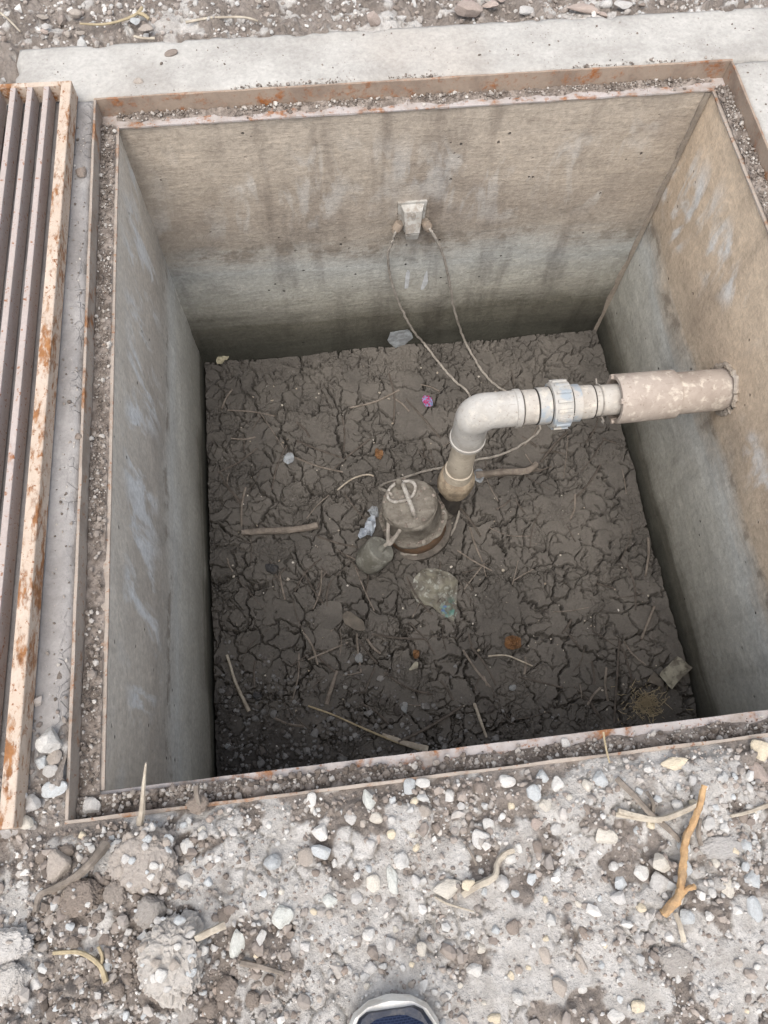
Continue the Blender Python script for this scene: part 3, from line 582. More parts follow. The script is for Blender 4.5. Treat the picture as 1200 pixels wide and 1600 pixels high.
COLS = {'white': (0.70, 0.68, 0.645), 'cream': (0.66, 0.615, 0.54), 'blue': (0.58, 0.60, 0.605), 'grey': (0.60, 0.58, 0.555), 'green': (0.69, 0.70, 0.655), 'brown': (0.30, 0.25, 0.215),
        'pink': (0.46, 0.38, 0.335), 'yellow': (0.72, 0.63, 0.48), 'tan': (0.46, 0.405, 0.355), 'dark': (0.12, 0.12, 0.125)}
SM = {s: [] for s in SHAPES}
for s in SHAPES:
    for V, F in SHAPES[s]: SM[s].append(np_mesh('stone', V, F, MAT['stone'], False))
def put_stone(u, v, wpx, hpx, col, label, z=None, group=None, shape=None, flat=0.6, sub=3, zf=None, name='stone', cat='stone', rot=None):
    z0 = G0 + 0.006 if z is None else z; p = spot(u, v, z0)
    if z is None: p.z = gz(p.x, p.y)
    depth = float(-(ROT.T @ (np.array(p) - CAM))[2]); a = wpx * 0.5 * depth / FPX; b = hpx * 0.5 * depth / FPX
    o = link(bpy.data.objects.new(name, SM[sub][random.randrange(14) if shape is None else shape]))
    c = min(a, b) * flat; o.scale = (a, b, c); o.rotation_euler = (random.uniform(-.15, .15), random.uniform(-.15, .15), math.radians(random.uniform(-15, 15) if rot is None else rot) )
    o.location = (p.x, p.y, p.z + c * random.uniform(.12, .5)); k = random.uniform(0.9, 1.1); cc = COLS[col]; o.color = (cc[0] * k, cc[1] * k, cc[2] * k, 1)
    return tag(o, label, cat, group)
L = put_stone
L(80, 1158, 38, 42, 'white', 'white rounded stone on the left rim beside the frame, topmost of a small pile', T + .004, flat=.9)
L(86, 1184, 25, 24, 'tan', 'small grey-brown stone touching the white stone on the left rim', T + .002)
L(66, 1190, 22, 22, 'blue', 'small blue-grey stone left of the brown one on the left rim', T + .002)
L(80, 1205, 26, 20, 'grey', 'flat grey stone in the middle of the pile on the left rim', T + .002)
L(86, 1232, 42, 26, 'blue', 'flat blue-grey stone near the frame at the near end of the left rim', T + .006, rot=8)
L(52, 1254, 30, 26, 'grey', 'lumpy grey stone at the near end of the left rim', T + .006, flat=.8)
L(42, 1285, 25, 22, 'cream', 'smooth round tan stone just past the end of the grate', T + .008)
L(144, 1260, 30, 28, 'grey', 'angular grey stone in the near left corner of the frame', 0.010, flat=.8)
L(92, 1352, 42, 52, 'tan', 'brown earthy stone at the left edge of the heaped soil', flat=.7)
L(292, 1322, 24, 24, 'white', 'white stone right of the large pebbly clod')
L(577, 1253, 22, 40, 'green', 'pale green oblong stone just below the near frame', rot=10)
L(590, 1278, 26, 18, 'cream', 'cream stone touching the pale green oblong stone')
L(486, 1250, 17, 23, 'white', 'small white upright stone by the near frame')
L(501, 1300, 28, 28, 'white', 'chalky white stone above the blue-white one')
L(502, 1331, 32, 24, 'blue', 'blue-white flat stone in the middle of the near dirt left of centre')
L(478, 1340, 28, 28, 'tan', 'tan stone left of the blue-white flat stone')
L(442, 1430, 36, 38, 'green', 'rounded pale green-white stone on the pale crust')
L(515, 1407, 28, 20, 'green', 'pale flat stone right of the rounded green-white stone')
L(372, 1476, 25, 56, 'green', 'long pale green-white pebble beside the largest clod', rot=-8, flat=.8)
L(411, 1462, 16, 26, 'white', 'small white stone right of the long pale pebble')
L(65, 1532, 22, 20, 'white', 'small white stone in the brown soil at lower left')
L(583, 1380, 24, 26, 'cream', 'cream stone left of the oblong pebble in the middle')
L(613, 1376, 21, 44, 'green', 'oblong pale pebble left of the cream stone with the root', rot=10, flat=.8)
L(641, 1229, 26, 26, 'blue', 'blue-grey stone below the near frame, left of its pale neighbour')
L(661, 1224, 25, 15, 'white', 'flat white stone right of the blue-grey stone below the frame')
L(792, 1220, 30, 20, 'white', 'flat white stone close to the near frame, right of centre')
L(832, 1240, 22, 26, 'blue', 'pale blue-white stone among gravel right of centre')
L(850, 1258, 22, 20, 'cream', 'cream stone touching the pale blue-white stone')
L(872, 1225, 21, 26, 'white', 'pointed pale stone right of centre below the frame', rot=-25)
L(917, 1227, 19, 20, 'cream', 'small cream stone left of the bluish one')
L(938, 1217, 28, 26, 'blue', 'bluish square stone below the frame above the reeds', rot=20)
L(883, 1163, 15, 19, 'white', 'white chip resting on the near ledge of the frame', 0.002)
L(945, 1307, 40, 26, 'cream', 'smooth cream pebble left of the crossed reeds', rot=-15, flat=.8)
L(750, 1310, 31, 31, 'grey', 'round grey-white stone above the white root')
L(763, 1288, 20, 19, 'white', 'small white stone above the round grey-white one')
L(838, 1287, 21, 20, 'pink', 'small reddish stone in the middle of the near gravel')
L(697, 1388, 48, 31, 'cream', 'cream block at the left end of the white root', flat=.8, rot=-6)
L(797, 1342, 24, 18, 'white', 'white stone at the right end of the white root')
L(830, 1373, 21, 20, 'blue', 'small pale blue stone below the root')
L(1030, 1348, 36, 29, 'cream', 'cream angular stone left of the orange stick', rot=-20)
L(1033, 1382, 36, 40, 'grey', 'pale grey blocky stone touching the orange stick', flat=.8)
L(1004, 1364, 26, 26, 'white', 'white stone left of the blocky stones by the orange stick')
L(972, 1380, 24, 26, 'blue', 'bluish stone left of the white one near the orange stick')
L(966, 1402, 30, 20, 'grey', 'greyish flat stone below the bluish one near the orange stick')
L(1053, 1193, 46, 22, 'yellow', 'yellowish arrow shaped flake below the frame at right', flat=.5, rot=-6)
L(1013, 1202, 19, 13, 'white', 'small white flake left of the yellowish one')
L(1136, 1392, 26, 44, 'cream', 'tall cream stone right of the orange stick', rot=-22)
L(1147, 1421, 20, 13, 'white', 'small white stone under the tall cream stone')
L(1175, 1420, 23, 38, 'blue', 'blue-white pointed stone near the right edge', rot=-6)
L(1191, 1171, 34, 36, 'yellow', 'yellow rounded stone at the right edge by the frame', flat=.8)
L(1188, 1210, 26, 42, 'pink', 'pinkish cream stone under the yellow one at the right edge', rot=12)
L(1070, 1432, 27, 22, 'blue', 'bluish stone just below the foot of the orange stick')
L(1103, 1430, 18, 15, 'white', 'small white stone right of the foot of the orange stick')
L(908, 1505, 15, 34, 'tan', 'long brownish stone in the lower right dirt', rot=15)
L(872, 1540, 24, 30, 'tan', 'brown-grey stone in the lower right dirt near the bottom')
L(958, 1584, 30, 24, 'white', 'pale stone at the bottom edge right of the shoe', rot=-25)
L(850, 1492, 20, 28, 'tan', 'grey-brown leaning stone right of centre near the bottom', rot=25)
L(658, 1482, 20, 22, 'cream', 'small cream stone above and right of the shoe')
L(230, 46, 27, 18, 'tan', 'round tan stone in the far dirt left of centre', T - .01)
L(211, 34, 17, 14, 'blue', 'small bluish stone by the dry grass in the far dirt', T - .01)
L(583, 31, 24, 24, 'pink', 'pinkish pointed stone against the far rim', T - .01, flat=.9)
L(732, 20, 46, 24, 'pink', 'large reddish stone behind the far rim, right of centre', T - .01, flat=.9)
L(768, 8, 30, 18, 'pink', 'reddish stone right of the large reddish one behind the far rim', T - .01)
L(822, 17, 26, 16, 'grey', 'grey stone behind the far rim', T - .01)
L(915, 14, 58, 18, 'pink', 'long reddish lump behind the far rim at right', T - .01)
L(972, 8, 32, 16, 'grey', 'grey lump behind the far rim near the right corner', T - .01)
L(268, 85, 24, 13, 'brown', 'brown crumb of earth on top of the far rim', T, sub=2)
L(217, 127, 17, 14, 'tan', 'small tan crumb at the inner edge of the far rim', T, sub=2)
L(128, 271, 20, 22, 'brown', 'dark crumb on the left rim between grate and frame', T, sub=2)
L(123, 682, 13, 12, 'brown', 'round brown crumb against the frame on the left rim', T, sub=2)
# stones on the mud
for u, v, a, b, c, l in [(402, 648 if False else 1088, 17, 14, 'dark', 'dark stone on the grit at the near left of the pit floor'), (562, 1027, 15, 17, 'blue', 'blue-grey stone on the mud below the pump'),
                         (594, 1060, 14, 10, 'grey', 'small grey stone below the blue-grey one on the mud'), (632, 1105, 13, 20, 'blue', 'bluish upright stone near the long straw'),
                         (358, 1166, 13, 11, 'blue', 'bluish stone in the near left corner of the pit floor'), (801, 1074, 14, 11, 'blue', 'small bluish stone right of centre on the mud'),
                         (358, 1088, 9, 8, 'white', 'tiny white stone by the left wall on the grit'), (539, 1073, 8, 7, 'white', 'tiny pale stone above the long straw'),
                         (425, 888, 22, 20, 'dark', 'dark flat stone pressed into the mud left of the pump')]:
    p = spot(u, v, -H); o = L(u, v, a, b, c, l, -H + .004); o.location.z = mud_z(o.location.x, o.location.y) + o.scale[2] * 0.3; o.color = tuple(0.55 * k for k in o.color[:3]) + (1,)
# the other countable stones among the near gravel
taken = [(o.location.x, o.location.y) for o in COL.objects if o.name.startswith('stone')]
GEN = [('pale grey pebble lying loose among the gravel on the near dirt', 'pale grey pebbles in the near gravel', ('grey', 'white')),
       ('bluish pebble lying loose among the gravel on the near dirt', 'bluish pebbles in the near gravel', ('blue',)),
       ('cream pebble lying loose among the gravel on the near dirt', 'cream pebbles in the near gravel', ('cream', 'yellow')),
       ('brown pebble lying loose among the gravel on the near dirt', 'brown pebbles in the near gravel', ('tan', 'brown'))]
cnt = 0
tries = 0
while cnt < 200:
    tries += 1
    if tries > 20000: break
    u, v = random.uniform(5, 1195), random.uniform(1170, 1595)
    p = spot(u, v, G0)
    if p.y > -0.042 or (540 < u < 695 and v > 1540): continue
    if random.random() < 0.55 * float(crust_mask(np.array([p.x]), np.array([p.y]))[0]): continue
    if u < 460 and v > 1400 and random.random() < 0.5: continue
    if random.random() > 0.25 + 0.75 * float(sstep(-.25, .25, fbm(np.array([p.x * 11]), np.array([p.y * 11]), 2, 88))[0]): continue      # stones lie in clusters
    s = random.choice((9, 10, 11, 12, 12, 13, 14, 16, 18, 21, 24)) * (1.0 if v < 1450 else .85); r = s * 0.00045
    if any((p.x - a) ** 2 + (p.y - b) ** 2 < (r + 0.009) ** 2 for a, b in taken): continue
    taken.append((p.x, p.y)); g_ = random.choices(GEN, (5, 3, 3, 3))[0]
    L(u, v, s * random.uniform(.9, 1.3), s * random.uniform(.8, 1.3), random.choice(g_[2]), g_[0], None, g_[1], None, random.uniform(.6, .9), 2, None, 'pebble', 'pebble', random.uniform(0, 180)); cnt += 1
for k in range(26):
    u, v = random.uniform(0, 1190), random.uniform(0, 70)
    p = spot(u, v, T - .015)
    if p.y < BACK + 0.012: continue
    L(u, v, random.uniform(10, 22), random.uniform(8, 15), random.choice(('tan', 'pink', 'grey', 'brown')), 'lump of stone in the dirt beyond the far rim', T - .016, 'lumps of stone beyond the far rim', None, .8, 2, None, 'pebble', 'pebble')

# ------------------------------------------------------------------ clods of dried earth
def clod(u, v, wpx, hpx, label, col, seed, flat=0.7, pebbly=True, sharp=0.10):
    p = spot(u, v, G0 + .012); p.z = gz(p.x, p.y); depth = float(-(ROT.T @ (np.array(p) - CAM))[2]); a = wpx * .5 * depth / FPX; b = hpx * .5 * depth / FPX
    bm = bmesh.new(); bmesh.ops.create_icosphere(bm, subdivisions=5 if wpx > 50 else 4, radius=1.0); o3 = Vector((seed * 3.7, seed, 0))
    rr = random.Random(seed); cuts = [(Vector((rr.gauss(0, 1), rr.gauss(0, 1), rr.gauss(.3, .8))).normalized(), rr.uniform(.55, .9)) for _ in range(9)]
    for w_ in bm.verts:
        n_ = w_.co.normalized(); k = 1 + 0.26 * mnoise.noise(n_ * 1.6 + o3) + 0.14 * mnoise.noise(n_ * 4 + o3) + sharp * mnoise.noise(n_ * 10 + o3) + 0.05 * mnoise.noise(n_ * 24 + o3)
        k += 0.10 * abs(mnoise.noise(n_ * 7 + o3 * 2)); w_.co = n_ * k
        for d_, q_ in cuts:
            e_ = w_.co.dot(d_) - q_
            if e_ > 0: w_.co -= d_ * e_ * .35
        w_.co *= 1 + .05 * mnoise.noise(n_ * 13 + o3) + .06 * abs(mnoise.noise(n_ * 20 + o3)) + .04 * mnoise.noise(n_ * 44 + o3)
        if w_.co.z > 0.72: w_.co.z = 0.72 + (w_.co.z - 0.72) * 0.4
    me = bpy.data.meshes.new('earth_clod'); bm.to_mesh(me); bm.free(); me.materials.append(MAT['clod'])
    o = link(bpy.data.objects.new('earth_clod', me)); c = min(a, b) * flat; o.scale = (a, b, c); o.location = (p.x, p.y, p.z + c * 0.35); o.color = (*col, 1); o.rotation_euler = (0, 0, random.uniform(-.2, .2))
    if pebbly:
        for i in range(pebbly):
            d = Vector((random.gauss(0, 1), random.gauss(0, 1), abs(random.gauss(0.6, 0.6)) + .2)).normalized(); q = d * (0.97)
            e = link(bpy.data.objects.new('embedded_pebble', SM[2][random.randrange(14)]), o); s_ = random.uniform(0.06, 0.19)
            e.location = q; e.scale = (s_ , s_ * random.uniform(.6, 1), s_ * 0.8); cc = COLS[random.choice(('grey', 'white', 'blue', 'tan'))]; e.color = (*cc, 1)
    return tag(o, label, 'clod')
clod(230, 1345, 92, 112, 'large pebbly clod of dry earth below the near left corner of the frame', (0.42, 0.375, 0.335), 1, .75, 34)
clod(276, 1490, 106, 120, 'largest pale crumbly clod at lower left', (0.52, 0.485, 0.445), 2, .8, 22, .22)
clod(130, 1402, 62, 58, 'brown clod left of the pebbly one', (0.27, 0.225, 0.19), 3, .8, 5)
clod(16, 1478, 78, 60, 'pale clod at the left edge of the near dirt', (0.58, 0.555, 0.525), 4, .7, 4)
clod(18, 1528, 70, 52, 'pale clod under another one at the lower left edge', (0.54, 0.51, 0.475), 5, .7, 4)
clod(240, 1422, 46, 44, 'small grey clod between the two large clods', (0.36, 0.33, 0.30), 6, .7, 3)
clod(308, 1255, 34, 28, 'earth crumb on the near frame beside the upright reed', (0.27, 0.225, 0.19), 7, .8, 0)
clod(290, 1578, 42, 40, 'grey clod below the largest clod at the bottom', (0.38, 0.35, 0.32), 8, .6, 3)
clod(355, 1545, 34, 36, 'brown clod right of the largest clod at the bottom', (0.25, 0.21, 0.18), 9, .7, 2)
clod(470, 1405, 60, 50, 'crumb of pale crust on the dried patch', (0.47, 0.44, 0.41), 10, .3, 0)
clod(185, 1395, 40, 40, 'grey-brown clod right of the brown one', (0.31, 0.27, 0.235), 11, .8, 3)
clod(1055, 1505, 60, 46, 'low pale clod in the lower right dirt', (0.40, 0.37, 0.34), 12, .35, 4)
clod(1130, 1325, 66, 36, 'low pale lump right of the orange stick', (0.45, 0.43, 0.41), 13, .35, 0)
for k, (u, v, s) in enumerate([(330, 1575, 26), (395, 1560, 22), (100, 1330, 22), (160, 1430, 20), (205, 1490, 18), (120, 1470, 18), (350, 1430, 22), (60, 1340, 20), (420, 1530, 18), (190, 1545, 22), (250, 1550, 20)]):
    c_ = clod(u, v, s, s * random.uniform(.8, 1.2), 'small brown crumb of earth in the loose soil at lower left', (0.25, 0.21, 0.178), 20 + k, .8, 0); c_['group'] = 'small crumbs of earth at lower left'

# ------------------------------------------------------------------ debris on the ledges of the frame
def berm(x0, x1, y0, y1, hmax, seed, cover):                          # soil lying in the rebate
    xs = np.linspace(x0, x1, max(int((x1 - x0) / .0022), 6)); ys = np.linspace(y0, y1, max(int((y1 - y0) / .0022), 6)); X, Y = np.meshgrid(xs, ys)
    return xs, ys, -0.0015 + cover(X, Y) * hmax * (0.75 + 0.6 * fbm(X * 40, Y * 40, 3, seed)) + 0.0012 * fbm(X * 160, Y * 160, 2, seed + 1) * cover(X, Y)
bits_P, bits_R = [], []
def soil_strip(name, x0, x1, y0, y1, hmax, seed, cover, label, nb):
    xs, ys, Zb = berm(x0, x1, y0, y1, hmax, seed, cover)
    me = grid_mesh(name, xs, ys, Zb, MAT['soil_dark']); o = link(bpy.data.objects.new(name, me)); o['kind'] = 'stuff'; o['label'] = label
    n = nb; x = RNG.uniform(x0 + .001, x1 - .001, n); y = RNG.uniform(y0 + .001, y1 - .001, n); c = cover(x, y); k = RNG.uniform(0, 1, n) < (c + 0.04) * sstep(-.75, .15, fbm(x * 9, y * 9, 3, seed + 40)); x, y, c = x[k], y[k], c[k]
    z = np.maximum(hmax * 0.8 * c, 0.0003); bits_P.append(np.stack([x, y, z], -1)); bits_R.append(np.clip(RNG.lognormal(math.log(0.0016), .5, len(x)), .0007, .0055))
g = G('ledge_soil'); c = g.mix(g.rng(g.noise(40, 5, .7), .4, .6), (0.29, 0.25, 0.22), (0.15, 0.125, 0.107)); MAT['soil_dark'] = g.done(c, 0.95, g.bump(g.noise(220, 5, .7), .7, .003))
soil_strip('ledge_soil', 0.0, W, D - .002, D + B - .0005, .006, 90, lambda x, y: sstep(D + .004, D + .016, y + .007 * fbm(x * 16, y * 16, 3, 91) - .004 * sstep(.35, .6, np.abs(x - .5))), 'dark soil and litter lying on the far ledge', 3000)
soil_strip('ledge_soil', -B + .0005, -.001, 0.0, D, .006, 92, lambda x, y: sstep(.006, -.004, x + .005 * fbm(x * 12, y * 12, 3, 93) - .001) * (0.6 + 0.45 * sstep(-.3, .2, pn(x * 3, y * 6, 94))), 'soil and grit lying on the left ledge', 1900)
soil_strip('ledge_soil', W + .001, W + B - .0005, 0.0, D, .008, 95, lambda x, y: sstep(W - .008, W + .005, x + .004 * fbm(x * 14, y * 14, 3, 96)), 'soil and grit lying on the right ledge', 2600)
soil_strip('ledge_soil', -B + .0005, W + B, -B + .0005, -.001, .012, 97, lambda x, y: sstep(-.004, -.018, y + .006 * fbm(x * 14, y * 14, 3, 98) - .016 * sstep(.22, .10, x)), 'soil and gravel lying on the near ledge', 5200)
n = 420; x = np.concatenate([RNG.uniform(-B + .003, .45, 300), RNG.uniform(.2, W, 60), RNG.uniform(-B + .004, -.006, 60)]); y = np.concatenate([RNG.uniform(-B + .003, -.004, 360), RNG.uniform(0, .45, 60)])
k = RNG.uniform(0, 1, n) < np.where(y > 0, .9, sstep(.60, .05, x) + .25); x, y = x[k], y[k]; bits_P.append(np.stack([x, y, np.full(len(x), .008)], -1)); bits_R.append(np.clip(RNG.lognormal(math.log(.0034), .35, len(x)), .002, .0075))
scatter('ledge_grit', np.vstack(bits_P), np.concatenate(bits_R), MAT['ledge'], 'grit and crumbs lying on the ledges of the frame', TINY, .3)
# bits along the far frame edge on the rim, and on the rim slabs
n = 700; x = RNG.uniform(-.02, W, n); y = D + B + .006 + np.abs(RNG.normal(0, .006, n)); k = RNG.uniform(0, 1, n) < sstep(-.1, .3, fbm(x * 5, y * 0, 3, 55)); x, y = x[k], y[k]
P = np.stack([x, y, np.full(len(x), T)], -1); x = RNG.uniform(-.06, -.034, 160); y = RNG.uniform(.05, D, 160); P = np.vstack([P, np.stack([x, y, np.full(160, T)], -1)])
x = RNG.uniform(-.12, 1.3, 60); y = RNG.uniform(D + .05, 1.27, 60); P = np.vstack([P, np.stack([x, y, np.full(60, T)], -1)])
x = RNG.uniform(W + .04, 1.3, 60); y = RNG.uniform(.3, D, 60); P = np.vstack([P, np.stack([x, y, np.full(60, T)], -1)])
scatter('rim_crumbs', P, np.clip(RNG.lognormal(math.log(.0016), .4, len(P)), .0007, .005), MAT['ledge'], 'dark crumbs scattered on the concrete rim', TINY, .3)
def fibres(name, pts, lens, rad, mat, label, lift=.0012):             # fine straw bits
    mb = MB()
    for (x, y, z), l in zip(pts, lens):
        a = random.uniform(0, math.pi); d = Vector((math.cos(a), math.sin(a), random.uniform(-.15, .25))) * l / 2; c = Vector((x, y, z + lift)); bnd = Vector((-d.y, d.x, 0)) * random.uniform(-.3, .3)
        mb.tube([c - d, c + bnd, c + d], [rad, rad, rad * .6], 4)
    o = mb.build(name, mat); o['kind'] = 'stuff'; o['label'] = label; return o
pts = [(random.uniform(.0, W), random.uniform(D + .004, D + B - .003), .004) for _ in range(150)] + [(random.uniform(-B + .004, -.003), random.uniform(0, D), .005) for _ in range(110)] + \
      [(random.uniform(W + .004, W + B - .003), random.uniform(.2, D), .007) for _ in range(50)]
fibres('ledge_straw', pts, [random.uniform(.004, .014) for _ in pts], .00045, MAT['grey_wood'], 'bits of dry straw lying on the ledges')

# ------------------------------------------------------------------ discharge pipe
PY, PZ = 0.6255, -0.2685; RX = 0.602                                   # the pipe runs along x, then drops at RX
AX = (-1, 0, 0)
pipe = thing('discharge_pipe', 'dusty plastic discharge pipe from the right wall down to the pump', 'pipe', (RX, PY, -H))
def ring(r0, r1, ln):                                                 # hollow sleeve profile, open end turned inwards
    return [(0, r0 * .8), (0, r1), (ln - .003, r1), (ln, r1 - .003), (ln, r0), (ln - .03, r0), (ln - .03, r0 * .8)]
px = lambda x: (x, PY, PZ)
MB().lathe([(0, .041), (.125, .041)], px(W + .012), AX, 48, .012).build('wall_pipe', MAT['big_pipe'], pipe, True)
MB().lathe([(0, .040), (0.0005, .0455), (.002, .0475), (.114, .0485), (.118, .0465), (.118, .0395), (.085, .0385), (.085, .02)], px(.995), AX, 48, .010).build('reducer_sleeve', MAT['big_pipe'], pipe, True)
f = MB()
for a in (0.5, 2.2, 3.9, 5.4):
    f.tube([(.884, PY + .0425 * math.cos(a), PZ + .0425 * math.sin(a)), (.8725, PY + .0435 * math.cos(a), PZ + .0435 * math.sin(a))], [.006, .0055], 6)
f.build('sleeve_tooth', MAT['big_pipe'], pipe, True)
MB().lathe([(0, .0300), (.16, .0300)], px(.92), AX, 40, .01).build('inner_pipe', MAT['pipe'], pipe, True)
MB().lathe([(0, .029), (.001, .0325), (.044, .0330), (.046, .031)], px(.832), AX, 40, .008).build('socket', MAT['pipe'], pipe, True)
f = MB(); f.tube([(.846, PY + .0318 * math.cos(a), PZ + .0318 * math.sin(a)) for a in np.linspace(0, 2 * math.pi, 33)], .0016, 6)
f.tube([(.846, PY - .034, PZ - .004), (.8455, PY - .040, PZ - .001), (.846, PY - .046, PZ), (.8465, PY - .047, PZ - .006), (.846, PY - .040, PZ - .008)], .0016, 6)
f.tube([(.846, PY + .030, PZ + .012), (.846, PY + .040, PZ + .016), (.848, PY + .041, PZ + .012)], .0016, 6); f.build('wire_clamp', MAT['steel'], pipe, True)
MB().lathe([(0, .030), (.001, .0365), (.020, .0365), (.0205, .030)], px(.787 + .018), AX, 40, .004).build('union_collar', MAT['union'], pipe, True)
nut = MB().lathe([(0, .036), (.001, .0440), (.006, .0452), (.030, .0452), (.036, .0435), (.037, .034)], px(.784), AX, 40, .0).build('union_nut', MAT['union'], pipe, True)
for k in range(16):
    a = 2 * math.pi * k / 16; c_, s_ = math.cos(a), math.sin(a)
    m = Matrix.Translation((.7665, PY + .0462 * c_, PZ + .0462 * s_)) @ Matrix.Rotation(a, 4, 'X')
    mb = MB().box(-.014, .014, -.0022, .0022, -.0032, .0032); mb.v = [tuple(m @ Vector(v)) for v in mb.v]; mb.build('nut_rib', MAT['union'], nut, False, .0008)
MB().lathe([(0, .030), (.001, .0360), (.024, .0362), (.025, .030)], px(.7465), AX, 40, .005).build('union_body', MAT['union'], pipe, True)
MB().lathe([(0, .029), (.001, .0338), (.026, .0342), (.028, .032)], px(.7205), AX, 40, .006).build('socket', MAT['pipe'], pipe, True)
MB().lathe([(0, .0305), (.010, .0305)], px(.694), AX, 40).build('spigot_ring', MAT['union'], pipe, True)
for xx, rr_ in ((.7225, .0352), (.7480, .0368), (.7880, .0368), (.8335, .0335), (.6935, .0330)):  # thin black rings along the dark seams between the fittings
    MB().lathe([(0, rr_ - .004), (.0004, rr_), (.0022, rr_), (.0026, rr_ - .004)], px(xx), AX, 36, .01).build('seam_ring', MAT['rubber'], pipe, True)
# elbow, a swept tube with beads at both mouths
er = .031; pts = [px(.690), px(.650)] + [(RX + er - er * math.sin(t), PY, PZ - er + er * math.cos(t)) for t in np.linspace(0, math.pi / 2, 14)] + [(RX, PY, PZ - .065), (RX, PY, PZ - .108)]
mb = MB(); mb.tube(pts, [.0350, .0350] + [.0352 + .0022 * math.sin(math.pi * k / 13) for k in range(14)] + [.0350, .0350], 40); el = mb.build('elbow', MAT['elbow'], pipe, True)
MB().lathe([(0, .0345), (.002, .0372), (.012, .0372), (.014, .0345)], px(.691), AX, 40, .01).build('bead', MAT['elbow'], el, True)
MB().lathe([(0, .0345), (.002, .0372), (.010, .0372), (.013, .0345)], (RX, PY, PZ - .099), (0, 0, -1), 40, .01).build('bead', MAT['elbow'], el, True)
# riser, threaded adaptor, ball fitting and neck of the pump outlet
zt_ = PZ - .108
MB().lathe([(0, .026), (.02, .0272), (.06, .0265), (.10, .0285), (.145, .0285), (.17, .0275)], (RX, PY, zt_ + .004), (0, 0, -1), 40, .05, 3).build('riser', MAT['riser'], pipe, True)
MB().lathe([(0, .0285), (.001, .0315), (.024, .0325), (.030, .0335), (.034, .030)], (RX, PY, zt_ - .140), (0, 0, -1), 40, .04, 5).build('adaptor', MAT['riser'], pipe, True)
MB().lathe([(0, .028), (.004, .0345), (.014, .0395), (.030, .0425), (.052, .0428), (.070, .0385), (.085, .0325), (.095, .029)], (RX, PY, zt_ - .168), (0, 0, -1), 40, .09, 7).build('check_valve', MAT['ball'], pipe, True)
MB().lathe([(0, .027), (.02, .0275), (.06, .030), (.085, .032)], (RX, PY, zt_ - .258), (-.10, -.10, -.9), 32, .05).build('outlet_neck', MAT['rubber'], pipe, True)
# rough mortar where the pipe enters the wall
f = MB(); n = 46; f.tube([(W - .002, PY + (.044 + .006 * random.random()) * math.cos(a), PZ + (.044 + .006 * random.random()) * math.sin(a)) for a in np.linspace(0, 2 * math.pi, n)], [.004 + .003 * random.random() for _ in range(n)], 6, .3)
f.build('mortar_ring', MAT['wall'], pipe, True)

# ------------------------------------------------------------------ submersible pump
pc = Vector((.516, .580, -H - .026)); tilt = Vector((-.155, .035, 1)).normalized()
pump = thing('submersible_pump', 'mud caked submersible pump standing on the cracked mud', 'pump', pc)
def lp(h, r, a): e = tilt.orthogonal().normalized(); g_ = tilt.cross(e); return pc + tilt * h + (e * math.cos(a) + g_ * math.sin(a)) * r
MB().lathe([(-.02, .084), (.020, .089), (.034, .0895), (.038, .084)], pc, tilt, 56, .03).build('base_flange', MAT['pump_base'], pump, True)
MB().lathe([(.0, .072), (.022, .076), (.034, .076), (.040, .073)], pc, tilt, 56, .03, 2).build('strainer', MAT['pump'], pump, True)
MB().lathe([(.03, .072), (.042, .0765), (.084, .0765), (.090, .072)], pc, tilt, 56, .025, 3).build('rust_band', MAT['pump_rust'], pump, True)
MB().lathe([(.086, .069), (.089, .079), (.098, .080), (.102, .0735), (.106, .070), (.120, .068), (.160, .0655), (.166, .066), (.171, .064), (.173, .060)], pc, tilt, 72, .075, 4).build('housing', MAT['pump'], pump, True)
MB().lathe([(.170, .0625), (.178, .0615), (.182, .057), (.1855, .045), (.1835, .030), (.186, .015), (.1845, .002)], pc, tilt, 72, .06, 5).build('top_cap', MAT['pump'], pump, True)
for k in range(5):
    MB().lathe([(0, .006), (.007, .006), (.009, .004)], lp(.098, .0745, .4 + k * 1.2566), tilt, 10).build('bolt', MAT['steel'], pump, True)
def hoop(a0, r, z0, z1, rad, mat, name, n=16):
    e = Vector((math.cos(a0), math.sin(a0), 0)); e = (e - tilt * e.dot(tilt)).normalized(); c = pc + tilt * z0
    return MB().tube(bez([c - e * r, c - e * r * .97 + tilt * (z1 - z0) * .8, c - e * r * .6 + tilt * (z1 - z0), c + e * r * .6 + tilt * (z1 - z0), c + e * r * .97 + tilt * (z1 - z0) * .8, c + e * r], 5), rad, 8).build(name, mat, pump, True)
hoop(math.radians(-78), .040, .180, .206, .0052, MAT['pump_steel'], 'handle')
P = np.array([lp(.181 + random.uniform(0, .004), random.uniform(.0, .060) , random.uniform(0, 6.28))[:] for _ in range(170)] + [lp(random.uniform(.100, .108), random.uniform(.070, .077), random.uniform(0, 6.28))[:] for _ in range(140)])
cake = scatter('caked_mud', P, np.clip(RNG.lognormal(math.log(.0024), .5, len(P)), .001, .008), MAT['soil_crumb'], 'mud caked on the pump lid', SHAPES[1], .5, (.3, .6)); cake.parent = pump; cake.location = -pc
cpt = pc + tilt * .186; u1 = Vector((-.35, .94, 0)); u1 = (u1 - tilt * u1.dot(tilt)).normalized(); u2 = tilt.cross(u1)
MB().tube([cpt + u1 * (.028 + .024 * math.cos(a)) + u2 * (.004 + .034 * math.sin(a)) + tilt * (.006 + .003 * math.sin(3 * a)) for a in np.linspace(0, 2 * math.pi, 36)], .0038, 8, .12).build('lifting_ring', MAT['pump_steel'], pump, True)
MB().lathe([(0, .010), (.02, .0095), (.03, .006)], cpt + u1 * .045 - tilt * .006, tilt, 14, .1).build('cable_gland', MAT['pump'], pump, True)
